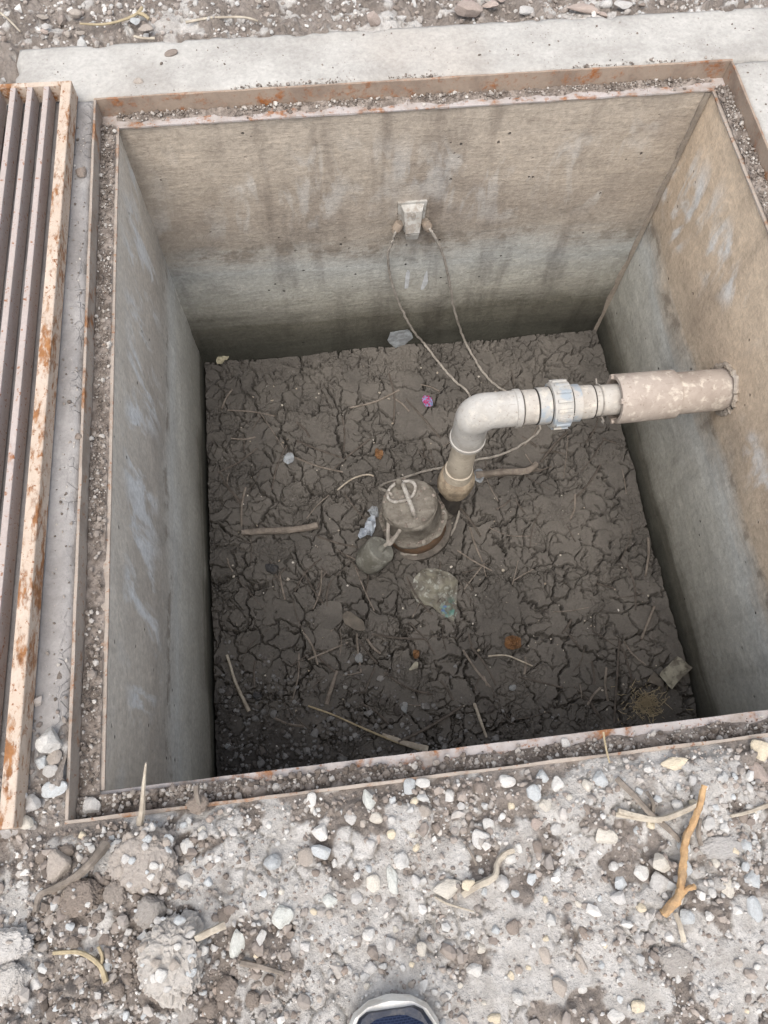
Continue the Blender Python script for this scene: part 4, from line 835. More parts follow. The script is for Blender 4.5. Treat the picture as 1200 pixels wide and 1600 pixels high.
MB().tube(bez([pc + tilt * .06, (pc + Vector((RX, PY, -H + .045))) / 2 + Vector((0, 0, .02)), (RX - .012, PY - .012, -H + .045)], 6), [.036] * 6 + [.034] * 7, 20).build('outlet_arm', MAT['pump'], pump, True)

# ------------------------------------------------------------------ float switch on its cable
fc = spot(583, 870, -H + .045); fd = Vector((.55, .22, .80)).normalized()
flt = thing('float_switch', 'grey cylindrical float switch lying against the pump', 'float switch', (fc.x, fc.y, -H))
MB().lathe([(0, .020), (.003, .030), (.009, .0345), (.020, .0365), (.045, .0370), (.066, .0365), (.0685, .0355), (.0700, .0335), (.0695, .028), (.0690, .002)], fc - fd * .034, fd, 40, .004).build('float_body', MAT['float'], flt, True)
MB().lathe([(0, .009), (.010, .0075), (.016, .005)], fc + fd * .034, fd, 14).build('cable_nipple', MAT['float'], flt, True)
MB().tube(bez([fc + fd * .045, spot(618, 838, -H + .11), spot(626, 826, -H + .13), lp(.13, .074, 3.0) + Vector((-.004, -.03, .0)), lp(.178, .05, 2.6)], 8), .0045, 8).build('float_cable', MAT['cable'], flt, True)

# ------------------------------------------------------------------ junction box on the far wall, with its cables
jc = Vector((.5435, D, -.262))
jb = thing('junction_box', 'dust whitened tapering plastic box fixed to the far wall', 'box', jc)
x0, x1, zt2, zb2 = .5125, .5755, -.222, -.308; yw = D + .001
def facet(mat, name, pts, fs, bevel=.0015): return MB().add(pts, fs).build(name, mat, jb, False, bevel)
F8 = [(0, 3, 2, 1), (4, 5, 6, 7), (0, 1, 5, 4), (1, 2, 6, 5), (2, 3, 7, 6), (3, 0, 4, 7)]
facet(MAT['box'], 'back_plate', [(x0, yw, zt2), (x1, yw, zt2), (x1 - .003, yw, zt2 - .052), (x0 + .003, yw, zt2 - .052), (x0, D - .005, zt2), (x1, D - .005, zt2), (x1 - .003, D - .005, zt2 - .052), (x0 + .003, D - .005, zt2 - .052)], F8)
facet(MAT['box'], 'hood', [(x0 + .006, D - .004, zt2 - .006), (x1 - .006, D - .004, zt2 - .006), (.5660, D - .004, zb2 + .014), (.5220, D - .004, zb2 + .014),
                           (x0 + .012, D - .020, zt2 - .012), (x1 - .012, D - .020, zt2 - .012), (.5590, D - .034, zb2 + .024), (.5290, D - .034, zb2 + .024)], F8)
facet(MAT['box'], 'outlet_lip', [(.5290, yw, zb2 + .020), (.5590, yw, zb2 + .020), (.5570, yw, zb2), (.5310, yw, zb2), (.5290, D - .032, zb2 + .020), (.5590, D - .032, zb2 + .020), (.5570, D - .028, zb2), (.5310, D - .028, zb2)], F8)
MB().lathe([(0, .005), (.004, .005)], (.544, D - .0215, -.242), (0, -1, .35), 16).build('screw', MAT['steel'], jb, True)
g1, g2 = spot_y(620, 356, D - .018), spot_y(667, 353, D - .018)
for q, sx in ((g1, -1), (g2, 1)):
    MB().lathe([(-.014, .009), (-.010, .0105), (.003, .0110), (.005, .0085), (.011, .0080), (.013, .005)], q, (sx * .45, -.15, -.85), 20, .10).build('cable_gland', MAT['gland'], jb, True)
def run(points, label, group=None):
    o = MB().tube([p + Vector((random.gauss(0, .0007), random.gauss(0, .0007), random.gauss(0, .0005))) for p in bez(points, 8)], .0031, 8, .06).build('power_cable', MAT['cable'], None, True); tag(o, label, 'cable', group); return o
def fl(u, v, dz=.006):
    p = spot(u, v, -H)
    if .005 < p.x < W - .005 and .005 < p.y < D - .005: p.z = mud_z(p.x, p.y) + dz - .003
    return p
run([g1, spot_y(616, 368, D - .03), spot_y(607, 398, D - .032), spot_y(610, 432, D - .02), spot_y(625, 478, D - .018), spot_y(646, 517, D - .02), fl(664, 545, .014), fl(690, 577), fl(712, 602, .008), fl(733, 622), fl(726, 665), fl(722, 705), fl(714, 750), fl(712, 790), fl(716, 806), fl(706, 832), fl(688, 852), fl(660, 868), fl(625, 867)],
    'left cable from the junction box, sagging down the wall and across to the pump foot')
run([g2, spot_y(674, 362, D - .03), spot_y(690, 392, D - .03), spot_y(701, 436, D - .024), spot_y(710, 485, D - .02), spot_y(722, 523, D - .016), fl(734, 552, .012), fl(752, 580), fl(772, 600, .008), fl(795, 616), fl(830, 645), fl(843, 672), fl(815, 696), fl(780, 714, .008), fl(735, 723), fl(690, 731), fl(655, 742, .012), lp(.12, .09, 1.6) + Vector((0, .02, .0)), lp(.19, .055, 1.75), lp(.196, .04, 1.9)],
    'right cable from the junction box, passing behind the pipe to the pump top')

# ------------------------------------------------------------------ sticks, reeds and twigs
def stick(name, px_, rad, mat, label, level=None, cat='stick', group=None, lift=None, n=6, jit=.12, k=4, flat=1.0, parts=()):
    pts = []
    for i, q in enumerate(px_):
        if level == 'mud': p = spot(q[0], q[1], -H + .004); p.z = (mud_z(p.x, p.y) if 0 < p.x < W and 0 < p.y < D else -H) + (q[2] if len(q) > 2 else .0012)
        elif level is not None: p = spot(q[0], q[1], level + (q[2] if len(q) > 2 else 0))
        else:
            p = spot(q[0], q[1], G0 + .01); p.z = gz(p.x, p.y) + .004 + (q[2] if len(q) > 2 else 0)
        pts.append(p)
    c = bez(pts, k); m = len(c)
    if hasattr(rad, '__len__'): rs = [rad[0] + (rad[1] - rad[0]) * i / (m - 1) for i in range(m)]
    else: rs = [rad] * m
    o = MB().tube(c, rs, n, jit, flat).build(name, mat, None, True)
    return tag(o, label, cat, group), c
o, c = stick('wooden_stick', [(1088, 1228, .016), (1080, 1270, .012), (1068, 1310, .010), (1063, 1345, .012), (1060, 1385, .008), (1052, 1405, .006), (1036, 1428, .004)], (.0034, .0052), MAT['orange_wood'], 'orange forked stick lying on the dirt at right', n=9, jit=.22, k=6)
q = spot(1086, 1385, G0 + .03)
MB().tube(bez([c[27], spot(1066, 1396, G0 + .016), spot(1076, 1388, G0 + .024), q], 4), [.0040] * 5 + [.0028] * 8, 8, .2).build('side_branch', MAT['orange_wood'], o, True)
stick('dry_reed', [(963, 1266, .006), (1000, 1276, .007), (1035, 1279, .008), (1080, 1258, .010)], (.0028, .0034), MAT['pale_wood'], 'pale split reed crossing behind the orange stick', cat='reed')
stick('dry_reed', [(961, 1272, .002), (1000, 1279, .004), (1032, 1283, .006)], .0028, MAT['pale_wood'], 'short pale reed lying beside the split reed', cat='reed')
stick('dry_reed', [(962, 1216, .003), (990, 1246, .006), (1015, 1272, .006), (1045, 1296, .003), (1063, 1314, .002)], (.0040, .0034), MAT['grey_wood'], 'brown grey reed running under the pale reeds', cat='reed', flat=.6)
stick('dry_twig', [(1009, 1238, .002), (1015, 1255, .003), (1022, 1272, .003)], .0022, MAT['grey_wood'], 'short grey twig above the crossed reeds', cat='twig')
stick('dry_twig', [(1090, 1278, .002), (1088, 1300, .003), (1094, 1320, .002)], .0030, MAT['grey_wood'], 'short grey twig right of the orange stick', cat='twig')
stick('dry_twig', [(1052, 1425, .003), (1060, 1448, .004), (1067, 1470, .002)], (.0028, .0034), MAT['pale_wood'], 'short pale twig below the foot of the orange stick', cat='twig')
stick('bare_root', [(722, 1397, .004), (745, 1382, .006), (770, 1369, .007), (777, 1348, .007), (790, 1333, .005), (803, 1328, .004)], (.0042, .0028), MAT['pale_wood'], 'white curved root beside the cream block', cat='root')
stick('dry_twig', [(680, 1402, .002), (700, 1412, .003), (740, 1424, .002)], (.0014, .001), MAT['pale_wood'], 'thin pale twig below the cream block', cat='twig')
stick('dry_twig', [(168, 1318, .012), (152, 1345, .014), (125, 1368, .010), (95, 1384, .006), (66, 1398, .004), (60, 1424, .002)], (.0062, .0030), MAT['grey_wood'], 'brown bent twig leaning over the brown clod at left', cat='twig')
stick('bare_root', [(90, 1486, .003), (125, 1484, .004), (152, 1490, .006), (165, 1508, .005), (173, 1530, .002)], (.0020, .0030), MAT['straw'], 'pale rooty twig at lower left', cat='root')
stick('dry_twig', [(163, 1474, .006), (168, 1490, .006), (163, 1506, .004)], .0018, MAT['straw'], 'short pale twig across the rooty twig at lower left', cat='twig')
stick('dry_reed', [(219, 1288, .004), (226, 1262, .022), (236, 1226, .045), (246, 1196, .062)], (.0046, .0010), MAT['pale_wood'], 'pale pointed reed standing up from the near left corner', cat='reed')
stick('dry_twig', [(312, 1262, .004), (310, 1245, .012), (309, 1228, .020)], (.0024, .0034), MAT['grey_wood'], 'short stub standing beside the upright reed', cat='twig')
stick('wooden_stick', [(318, 1458, .028), (340, 1447, .030), (361, 1437, .032)], (.0036, .0042), MAT['pale_wood'], 'short pale stick poking from the largest clod')
stick('dry_twig', [(378, 1502, .002), (410, 1508, .004), (446, 1517, .002)], (.0034, .0024), MAT['grey_wood'], 'brown twig right of the long pale pebble', cat='twig')
stick('dry_twig', [(1140, 1275, .002), (1165, 1270, .003), (1200, 1258, .004)], (.0018, .0026), MAT['pale_wood'], 'thin twig reaching in from the right edge', cat='twig')
stick('dry_twig', [(945, 1143, .004), (948, 1165, .012), (953, 1192, .004)], .0012, MAT['straw'], 'thin straw leaning on the near frame', cat='twig')
stick('dry_twig', [(745, 1352, .003), (738, 1338, .003), (732, 1325, .002)], .0016, MAT['grey_wood'], 'short brown twig left of the root', cat='twig')
# far side
stick('dry_twig', [(125, 37, .010), (160, 38, .012), (190, 32, .012), (213, 22, .012), (222, 12, .012)], (.0018, .0030), MAT['straw'], 'yellow dry stalk in the far dirt at left', T - .016, 'twig')
stick('dry_twig', [(215, 20, .010), (226, 24, .011), (233, 30, .008)], (.0042, .0030), MAT['straw'], 'yellow husk at the end of the dry stalk', T - .016, 'twig')
stick('dry_twig', [(290, 35, .008), (330, 28, .009), (380, 27, .009), (403, 33, .006)], (.0026, .0018), MAT['pale_wood'], 'pale twig in the far dirt left of centre', T - .016, 'twig')
stick('dry_twig', [(0, 20, .008), (15, 32, .009), (32, 50, .006)], .0018, MAT['pale_wood'], 'short pale twig at the far left corner', T - .016, 'twig')
stick('dry_twig', [(210, 57, .006), (225, 60, .008), (242, 60, .006)], .0026, MAT['pale_wood'], 'pale chip of wood by the far rim', T - .016, 'twig')
# on the mud
stick('wooden_stick', [(378, 833, .009), (420, 830, .009), (460, 827, .009), (498, 823, .009)], (.0075, .0095), MAT['grey_wood'], 'thick brown stick lying on the mud left of the pump', 'mud', n=10)
stick('dry_straw', [(482, 1104, .008), (520, 1117, .010), (560, 1135, .010), (610, 1156, .008), (655, 1172, .006)], (.0020, .0026), MAT['straw'], 'long yellow straw on the mud at the near side', 'mud', 'straw')
stick('dry_straw', [(598, 1147, .006), (630, 1160, .010), (668, 1172, .006)], (.003, .0080), MAT['pale_wood'], 'frayed brown stalk along the end of the long yellow straw', 'mud', 'straw', flat=.5)
stick('dry_twig', [(355, 1024, .008), (362, 1045, .010), (370, 1070, .010), (390, 1112, .004)], (.0030, .0040), MAT['pale_wood'], 'pale crooked twig on the mud by the left wall', 'mud', 'twig')
stick('dry_twig', [(740, 1100, .008), (747, 1120, .010), (760, 1152, .004)], (.0040, .0028), MAT['pale_wood'], 'pale flat twig on the mud near the front frame', 'mud', 'twig')
stick('dry_twig', [(527, 768, .006), (550, 752, .010), (572, 743, .008), (584, 745, .004)], .0022, MAT['pale_wood'], 'thin pale twig left of the pump', 'mud', 'twig')
stick('dry_twig', [(763, 1025, .005), (790, 1024, .008), (812, 1032, .007), (832, 1041, .004)], .0020, MAT['pale_wood'], 'thin pale curved twig right of centre on the mud', 'mud', 'twig')
stick('dry_twig', [(622, 1160, .008), (660, 1142, .010), (695, 1122, .012), (722, 1104, .008)], (.0040, .0030), MAT['twig'], 'dark twig beside the long straw', 'mud', 'twig')
stick('dry_twig', [(510, 1100, .006), (518, 1075, .010), (527, 1048, .005)], (.0050, .0032), MAT['grey_wood'], 'brown flat splinter above the long straw', 'mud', 'twig', flat=.5)
stick('half_buried_branch', [(742, 745, .010), (780, 742, .012), (820, 738, .010), (838, 726, .004)], (.010, .008), MAT['grey_wood'], 'half buried brown branch right of the riser pipe', 'mud', 'branch', n=10, jit=.2)
stick('dry_twig', [(845, 722, .004), (862, 700, .008), (885, 676, .004)], .0032, MAT['twig'], 'dark twig under the union of the pipe', 'mud', 'twig')
stick('dry_twig', [(1008, 900, .004), (1012, 870, .006), (1013, 840, .004)], .0030, MAT['grey_wood'], 'brown twig on the mud along the right wall', 'mud', 'twig')
stick('dry_twig', [(1000, 1000, .004), (1012, 970, .006), (1022, 948, .004)], .0030, MAT['grey_wood'], 'brown bent twig on the mud at right', 'mud', 'twig')
stick('dry_twig', [(965, 1000, .004), (963, 1060, .006), (960, 1130, .004)], .0026, MAT['twig'], 'long straight twig on the mud at right', 'mud', 'twig')
for k in range(190):                                                  # the many thin twigs pressed into the mud
    u, v = random.uniform(345, 1050), random.uniform(600, 1130); a = random.choice((random.uniform(.9, 2.2), random.uniform(0, math.pi))); l = random.uniform(10, 46)
    if 560 < u < 730 and 720 < v < 900: continue
    du, dv = math.cos(a) * l, math.sin(a) * l * .8; b_ = random.uniform(-.18, .18)
    P3 = [(u - du, v - dv, -.0002), (u - dv * b_, v + du * b_, .0018), (u + du, v + dv, .0004)]
    if any(not (0.03 < spot(q[0], q[1], -H).x < W - .03 and .03 < spot(q[0], q[1], -H).y < D - .03) for q in P3): continue
    stick('thin_twig', P3, random.uniform(.0010, .0030), MAT[random.choice(('twig', 'twig', 'grey_wood'))], 'thin dark twig pressed into the cracked mud', 'mud', 'twig', 'thin twigs pressed into the mud', n=5, k=3)

# ------------------------------------------------------------------ litter
def sheet(name, u, v, wpx, hpx, label, mat, level, cat, amp=.006, rot=0, seed=0, outline=None, lift=.004, fq=26, res=22, freey=None):
    """a crumpled scrap with an uneven outline and real thickness"""
    c = spot(u, v, level) if freey is None else spot_y(u, v, freey); depth = float(-(ROT.T @ (np.array(c) - CAM))[2]); a = wpx * .5 * depth / FPX; b = hpx * .5 * depth / FPX
    b = b * (1 if freey is None else 2.1); r = random.Random(seed); ang = [0.78 + .3 * r.random() for _ in range(9)]; vs, fs = [], []
    for i in range(res + 1):
        for j in range(24):
            t = 2 * math.pi * j / 24; k = i / res
            if outline: rr = outline(t)
            else: s_ = t / (2 * math.pi) * 9; i0 = int(s_) % 9; rr = ang[i0] * (1 - s_ % 1) + ang[(i0 + 1) % 9] * (s_ % 1)
            x, y = math.cos(t) * rr * k * a, math.sin(t) * rr * k * b; q = Vector((x * fq * 1.4, y * fq * 1.4, seed))
            z = amp * (abs(mnoise.noise(q * 1.3)) * 1.4 + .6 * mnoise.noise(q * 3)) + amp * .3
            vs.append((x, y, z))
    for i in range(res):
        for j in range(24): fs.append((i * 24 + j, (i + 1) * 24 + j, (i + 1) * 24 + (j + 1) % 24, i * 24 + (j + 1) % 24))
    mb = MB().add(vs, fs); me = mb.mesh(name, mat, False); o = link(bpy.data.objects.new(name, me))
    s = o.modifiers.new('thickness', 'SOLIDIFY'); s.thickness = .0006
    if freey is None: o.location = (c.x, c.y, c.z + lift); o.rotation_euler = (0, 0, math.radians(rot))
    else: o.location = (c.x, freey - lift, c.z); o.rotation_euler = (math.radians(90), 0, 0)
    return tag(o, label, cat)
g = G('green_printed_bag'); n_ = g.noise(46, 3, .5); c = g.mix(g.rng(g.noise(24, 5, .65), .42, .6), (0.20, 0.19, 0.15), (0.125, 0.115, 0.095))
c = g.mix(g.rng(g.noise(90, 5), .54, .64, 0, .7), c, (0.36, 0.37, 0.33)); tip = g.rng(g.axis(1), -.012, -.045); c = g.mix(g.math('MULTIPLY', g.rng(n_, .52, .66, 0, .7), tip), c, (0.08, 0.23, 0.20)); c = g.mix(g.math('MULTIPLY', g.rng(g.noise(70, 3, .5), .64, .68, 0, .8), tip), c, (0.10, 0.17, 0.34)); MAT['bag'] = g.done(c, .4, g.bump(g.noise(70, 4), .5, .003))
g = G('pink_wrapper'); c = g.mix(g.rng(g.noise(160, 2), .45, .55), (0.42, 0.05, 0.16), (0.22, 0.28, 0.45)); MAT['pink'] = g.done(c, .35)
MAT['film'] = film_material('clear_film', (0.50, 0.54, 0.57), (0.36, 0.38, 0.40), .55); MAT['white_film'] = film_material('white_film', (0.52, 0.56, 0.62), (0.36, 0.40, 0.45), .92)
MAT['flake'] = film_material('white_flake', (0.66, 0.68, 0.70), (0.55, 0.57, 0.58), .8)
MAT['card'] = plain('pale_card', (0.33, 0.31, 0.245), (0.24, 0.225, 0.18), 40, .8, .3, grime=(0.13, 0.11, 0.09), gs=40)
MAT['brown_card'] = plain('brown_scrap', (0.155, 0.136, 0.112), (0.115, 0.101, 0.085), 40, .85, .4)
MAT['leaf'] = plain('brown_leaf', (0.21, 0.11, 0.05), (0.135, 0.075, 0.04), 60, .75, .4); MAT['pale_leaf'] = plain('pale_leaf', (0.46, 0.42, 0.30), (0.36, 0.33, 0.235), 60, .8, .4)
ml = lambda u, v: max(mud_z(spot(u, v, -H).x, spot(u, v, -H).y), -H - .01)
def scrap(name, poly, label, mat, cat, amp, lift, seed, fq=24, y=None):   # scrap whose outline is measured as pixels
    u = sum(q[0] for q in poly) / len(poly); v = sum(q[1] for q in poly) / len(poly)
    def out(t):
        d = (math.cos(t), -math.sin(t)); best = 1.0
        for (ax, ay), (bx, by) in zip(poly, poly[1:] + poly[:1]):
            ax, ay, bx, by = ax - u, ay - v, bx - u, by - v; ex, ey = bx - ax, by - ay; den = d[0] * ey - d[1] * ex
            if abs(den) < 1e-9: continue
            k = (ax * ey - ay * ex) / den; w_ = (ax * d[1] - ay * d[0]) / den
            if k > 0 and -1e-6 <= w_ <= 1 + 1e-6: best = max(best, k)
        return best
    return sheet(name, u, v, 2, 2, label, mat, ml(u, v), cat, amp, 6, seed, out, lift, fq, 22, y)
scrap('plastic_bag', [(643, 918), (652, 897), (672, 884), (692, 889), (713, 903), (719, 916), (709, 946), (701, 979), (688, 973), (668, 946), (650, 939)], 'crumpled dirty bag with green print on the mud below the pump', MAT['bag'], 'bag', .009, .002, 3, 16)
scrap('plastic_wrapper', [(556, 836), (569, 828), (577, 813), (590, 808), (588, 828), (578, 842), (560, 846)], 'white plastic wrapper beside the float switch', MAT['white_film'], 'wrapper', .022, .006, 5, 30)
scrap('plastic_wrapper', [(574, 800), (583, 793), (591, 797), (590, 812), (582, 816)], 'grey-blue twist of plastic left of the pump', MAT['film'], 'wrapper', .016, .006, 15, 30)
sheet('candy_wrapper', 667, 629, 17, 22, 'small pink and blue sweet wrapper on the mud', MAT['pink'], ml(667, 629), 'wrapper', .010, 30, 6, None, .002, 60)
sheet('plastic_film', 747, 746, 20, 26, 'small clear plastic scrap right of the riser', MAT['film'], ml(747, 746), 'scrap', .010, 0, 7)
scrap('plastic_film', [(604, 529), (609, 518), (636, 516), (647, 526), (632, 536), (618, 538)], 'clear plastic film stuck at the foot of the far wall', MAT['film'], 'film', .0025, .003, 8, 12, D)
scrap('paint_flake', [(635, 424), (640, 428), (639, 446), (633, 446), (633, 432)], 'narrow white scrap stuck on the far wall under the box', MAT['flake'], 'scrap', .0008, .0008, 9, 12, D)
scrap('paint_flake', [(663, 418), (669, 440), (660, 452), (657, 450), (662, 434)], 'white pointed scrap stuck on the far wall, right of the narrow one', MAT['flake'], 'scrap', .0008, .0008, 10, 12, D)
scrap('card_scrap', [(1022, 1049), (1040, 1042), (1064, 1029), (1081, 1052), (1058, 1062), (1036, 1076)], 'pale crumpled card near the right wall', MAT['card'], 'card', .010, .010, 11, 14)
scrap('card_scrap', [(1008, 1062), (1024, 1050), (1036, 1068), (1030, 1076)], 'grey corner of paper under the pale card', MAT['brown_card'], 'card', .006, .004, 12, 20)
sheet('dead_leaf', 800, 1006, 30, 24, 'brown dead leaf on the mud right of centre', MAT['leaf'], ml(800, 1006), 'leaf', .012, 0, 13, None, .002, 40)
sheet('dead_leaf', 650, 1023, 12, 14, 'small amber leaf below the printed bag', MAT['leaf'], ml(650, 1023), 'leaf', .008, 0, 14, None, .002, 40)
sheet('dead_leaf', 592, 711, 14, 20, 'small reddish brown leaf above the pump', MAT['leaf'], ml(592, 711), 'leaf', .008, 0, 24, None, .002, 40)
sheet('pale_leaf', 346, 568, 14, 16, 'pale round leaf in the far left corner of the mud', MAT['pale_leaf'], ml(346, 568), 'leaf', .006, 0, 16, None, .012, 40)
sheet('pale_leaf', 354, 563, 11, 12, 'smaller pale leaf touching the round one in the far left corner', MAT['pale_leaf'], ml(354, 563), 'leaf', .005, 0, 17, None, .013, 40)
scrap('plastic_film', [(492, 948), (518, 938), (537, 945), (534, 972), (516, 985), (494, 978)], 'muddy flat sheet pressed into the mud left of the bag', MAT['mud'], 'sheet', .004, .001, 18, 12)
scrap('paper_scrap', [(536, 958), (548, 953), (568, 975), (568, 992), (550, 985), (538, 972)], 'brown folded scrap beside the muddy flat sheet', MAT['brown_card'], 'scrap', .006, .002, 19, 14)
scrap('stone_shard', [(636, 1046), (650, 1035), (655, 1037), (652, 1046), (640, 1047)], 'pale shard below the amber leaf', MAT['card'], 'shard', .004, .004, 20)
sheet('plastic_film', 452, 718, 18, 20, 'pale smear of plastic on the mud left of the pump', MAT['film'], ml(452, 718), 'scrap', .006, 0, 21)
# flecks of leaf and chaff all over the mud
n = 210; x = RNG.uniform(.05, W - .05, n); y = RNG.uniform(.05, D - .05, n); P = np.stack([x, y, [mud_z(a, b) for a, b in zip(x, y)]], -1)
scatter('pale_flecks', P, np.clip(RNG.lognormal(math.log(.0019), .5, n), .0008, .0055), MAT['fleck'], 'pale flecks of leaf and chaff on the mud', TINY, .3, (.15, .4))
n = 9000; x = RNG.uniform(.02, W - .02, n); y = RNG.uniform(.02, D - .02, n); k = RNG.uniform(0, 1, n) < .15 + .85 * sstep(-.1, .4, fbm(x * 6, y * 6, 3, 19)); x, y = x[k], y[k]
P = np.stack([x, y, [mud_z(a, b) - .001 for a, b in zip(x, y)]], -1); scatter('mud_crumbs', P, np.clip(RNG.lognormal(math.log(.0013), .45, len(x)), .0006, .0050), MAT['crumb'], 'crumbs of dried mud strewn over the pit floor', TINY, .4)
# tuft of dried weed by the right wall
tc = spot(1010, 1098, -H); tuft = MB()
for k in range(300):
    a = random.uniform(0, 2 * math.pi); r_ = abs(random.gauss(0, .022)); b0 = Vector((tc.x + r_ * math.cos(a) * 1.3, tc.y + r_ * math.sin(a), 0)); b0.z = mud_z(b0.x, b0.y) + .001
    d = Vector((random.gauss(0, .6), random.gauss(0, .6), random.uniform(.2, 1))).normalized() * random.uniform(.008, .024); m_ = b0 + d * .5 + Vector((random.gauss(0, .003), random.gauss(0, .003), 0))
    tuft.tube([b0, m_, b0 + d], [.0006, .0010, .0004], 4)
weed = thing('dried_weed', 'dried yellow weed tuft on the mud near the right wall', 'weed', tc); tuft.build('stems', MAT['straw'], weed)['kind'] = 'stuff'

# ------------------------------------------------------------------ the photographer's shoe
shoe = thing('shoe', 'navy mesh sneaker with a white rubber sole at the bottom edge', 'shoe', (.325, -.242, G0))
gsh = gz(.325, -.30) + .002; yt = -.2350
def half(t, side):                                                    # half width along the shoe, t = 0 toe, 1 heel
    pr = [(0, 0), (.012, .024), (.04, .0385), (.09, .0475), (.17, .0510), (.30, .053), (.45, .047), (.60, .041), (.75, .038), (.88, .037), (.95, .030), (.985, .018), (1, 0)]
    for (a, va), (b, vb) in zip(pr, pr[1:]):
        if a <= t <= b: return va + (vb - va) * (t - a) / (b - a)
    return 0
LEN = .295; TS = [0.0015, .006, .012, .022, .04, .065, .09, .13, .17, .22, .28, .34, .4, .5, .6, .7, .8, .88, .93, .96, .985, .997]
def loft(prof, name, mat, ts=TS, bevel=0, inset=0.0):
    vs, fs = [], []; m = len(prof(0.5))
    for t in ts:
        for (sx, z) in prof(t): vs.append((.322 + sx, yt - t * LEN + inset, gsh + z))
    for i in range(len(ts) - 1):
        for j in range(m): fs.append((i * m + j, i * m + (j + 1) % m, (i + 1) * m + (j + 1) % m, (i + 1) * m + j))
    fs.append(tuple(range(m))); fs.append(tuple(range((len(ts) - 1) * m, len(ts) * m)))
    return MB().add(vs, fs).build(name, mat, shoe, True, bevel)
def sole_prof(t):
    h = half(t, 0); hz = .026 + .012 * max(0, t - .3) + .006 * math.exp(-t * 14); k = .9
    return [(-h * k, .0), (-h, .006), (-h * 1.0, hz * .6), (-h * .94, hz), (-h * .5, hz + .001), (h * .5, hz + .001), (h * .94, hz), (h, hz * .6), (h, .006), (h * k, 0)]
loft(sole_prof, 'sole', MAT['sole'])
g = G('navy_mesh'); mp = g.scale(g.obj, (1, 1, 1)); ch = g.n('ShaderNodeTexBrick'); ch.offset = 0.5; g.put(ch.inputs['Vector'], mp); ch.inputs['Scale'].default_value = 120; ch.inputs['Mortar Size'].default_value = .05
g.put(ch.inputs['Color1'], (0.007, 0.013, 0.040)); g.put(ch.inputs['Color2'], (0.006, 0.011, 0.034)); g.put(ch.inputs['Mortar'], (0.022, 0.034, 0.07)); MAT['navy'] = g.done(ch.outputs['Color'], .8, g.bump(ch.outputs['Fac'], .4, .0008))
MAT['trim'] = plain('dark_navy_trim', (0.010, 0.015, 0.032), (0.022, 0.028, 0.045), 80, .4, .2, grime=(0.12, 0.11, 0.10), gs=60, gamt=.3)
def upper_prof(t):
    h = max(half(t, 0) - .0095 + .004 * min(1, t * 3), .003) ; top = .030 + .030 * (1 - math.exp(-t * 9)) + .045 * max(0, min(1, (t - .3) / .5)); b = .024
    return [(-h, b), (-h * 1.02, b + (top - b) * .35), (-h * .86, b + (top - b) * .72), (-h * .5, top * .97), (0, top), (h * .5, top * .97), (h * .86, b + (top - b) * .72), (h * 1.02, b + (top - b) * .35), (h, b)]
loft(upper_prof, 'upper', MAT['navy'], [t for t in TS if t > .035 and t < .98])
def trim_prof(t):
    h = max(half(t, 0) - .0060, .003); b = .024
    return [(-h, b), (-h, b + .011), (-h * .9, b + .0145), (h * .9, b + .0145), (h, b + .011), (h, b)]
loft(trim_prof, 'toe_trim', MAT['trim'], [.024, .03, .04, .065, .09, .13, .17, .22, .28, .34, .4, .5, .6, .7, .8, .9])
MB().lathe([(0, .030), (.004, .036), (.012, .036), (.014, .028), (.004, .024)], (.325, yt - .215, gsh + .098), (0, .12, 1), 28).build('ankle_collar', MAT['trim'], shoe, True)
MB().tube([(.325, yt - t, gsh + .062 + .30 * (t - .09)) for t in np.linspace(.09, .19, 8)], [.012, .015, .017, .018, .019, .019, .018, .015], 12, 0, .5).build('tongue', MAT['navy'], shoe, True)
for k in range(4):
    y_ = yt - .105 - .022 * k; z_ = gsh + .074 + .0068 * k
    MB().tube(bez([(.325 - .026, y_, z_ - .006), (.325, y_ + .003, z_ + .003), (.325 + .026, y_, z_ - .006)], 4), .003, 6).build('lace', MAT['sole'], shoe, True)

# ------------------------------------------------------------------ say which one each pebble and twig is, by its nearest landmark
NEAR = [('orange stick', 1065, 1330), ('cream block by the white root', 697, 1388), ('white curved root', 770, 1365), ('largest clod', 276, 1490), ('large pebbly clod', 230, 1345), ('upright reed', 230, 1260), ('shoe', 616, 1575),
        ('crossed reeds', 1020, 1278), ('yellow stone at the right edge', 1191, 1171), ('yellowish flake', 1053, 1193), ('smooth cream pebble', 945, 1307), ('long pale pebble', 372, 1476), ('rounded green-white stone', 442, 1430),
        ('green oblong stone by the frame', 577, 1253), ('round grey-white stone', 750, 1310), ('bluish square stone', 938, 1217), ('oblong pebble in the middle', 613, 1376), ('tall cream stone', 1136, 1392), ('brown bent twig', 110, 1375),
        ('rooty twig', 140, 1490), ('grey-brown leaning stone', 850, 1492), ('pale stone at the bottom edge', 958, 1584), ('low pale clod', 1055, 1505), ('pale clods at the left edge', 16, 1490), ('chalky white stone', 501, 1300), ('pale blue-white stone', 832, 1240)]
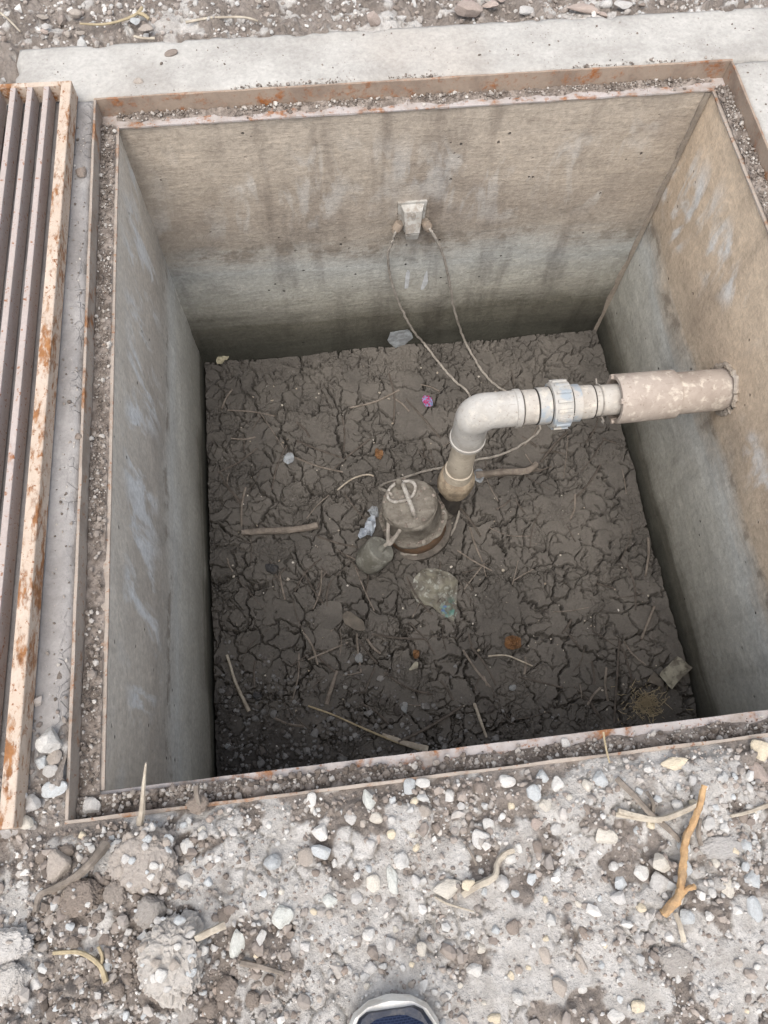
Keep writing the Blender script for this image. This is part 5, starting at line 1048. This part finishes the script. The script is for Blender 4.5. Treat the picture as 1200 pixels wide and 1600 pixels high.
MUDL = [('pump', 645, 810), ('float switch', 585, 868), ('printed bag', 682, 930), ('thick brown stick', 440, 828), ('long yellow straw', 570, 1138), ('brown dead leaf', 800, 1006), ('pale card', 1050, 1050), ('dried weed', 1010, 1095),
        ('sweet wrapper', 667, 630), ('half buried branch', 790, 740), ('pale leaves in the far corner', 350, 566), ('muddy flat sheet', 515, 962), ('amber leaf', 650, 1023), ('pale crooked twig', 370, 1065), ('pale flat twig', 748, 1125), ('union of the pipe', 870, 640), ('long straight twig', 963, 1060)]
FARL = [('large reddish stone', 732, 20), ('pinkish pointed stone', 583, 31), ('round tan stone', 230, 46), ('long reddish lump', 915, 14), ('pale far twig', 350, 30), ('grey corner lump', 972, 8), ('short far left twig', 15, 33), ('yellow stalk', 160, 36)]
ORD = ['', 'second nearest ', 'third nearest ', 'fourth nearest ', 'fifth nearest ', 'sixth nearest ', 'seventh nearest ', 'eighth nearest ', 'ninth nearest ', 'tenth nearest ', 'eleventh nearest ', 'twelfth nearest ', 'thirteenth nearest ', 'fourteenth nearest ', 'fifteenth nearest ']
def pixel(p):
    q = ROT.T @ (np.array(p) - CAM); return 600 + FPX * q[0] / -q[2], 800 - FPX * q[1] / -q[2]
def centre(o):
    if o.name.startswith('thin_twig'):
        return sum((v.co for v in o.data.vertices), Vector()) / len(o.data.vertices)
    return o.location
slots = {}
for o in list(COL.objects):
    b_ = o.name.split('.')[0]
    if b_ == 'thin_twig': marks, what, tail = MUDL, 'thin dark twig', ' on the mud'
    elif b_ == 'pebble' and 'near gravel' in o.get('group', ''): marks, what, tail = NEAR, o['label'].split(' lying')[0], ''
    elif b_ == 'pebble': marks, what, tail = FARL, 'lump of stone', ' beyond the far rim'
    elif b_ == 'earth_clod' and 'group' in o: marks, what, tail = NEAR, 'small brown crumb of earth', ''
    else: continue
    u, v = pixel(centre(o)); k = min(marks, key=lambda m: (m[1] - u) ** 2 + (m[2] - v) ** 2); du, dv = u - k[1], v - k[2]
    d = ('right of' if du > 0 else 'left of') if abs(du) > abs(dv) else ('below' if dv > 0 else 'above')
    slots.setdefault((what, d, k[0], tail), []).append((math.hypot(du, dv), o.name, o))
for (what, d, lm, tail), lst in slots.items():
    for i, (_, _, o) in enumerate(sorted(lst, key=lambda t: t[:2])):
        o['label'] = ((ORD[min(i, 14)] if i else ('nearest ' if len(lst) > 1 else '')) + what + ' ' + d + ' the ' + lm + tail).strip()
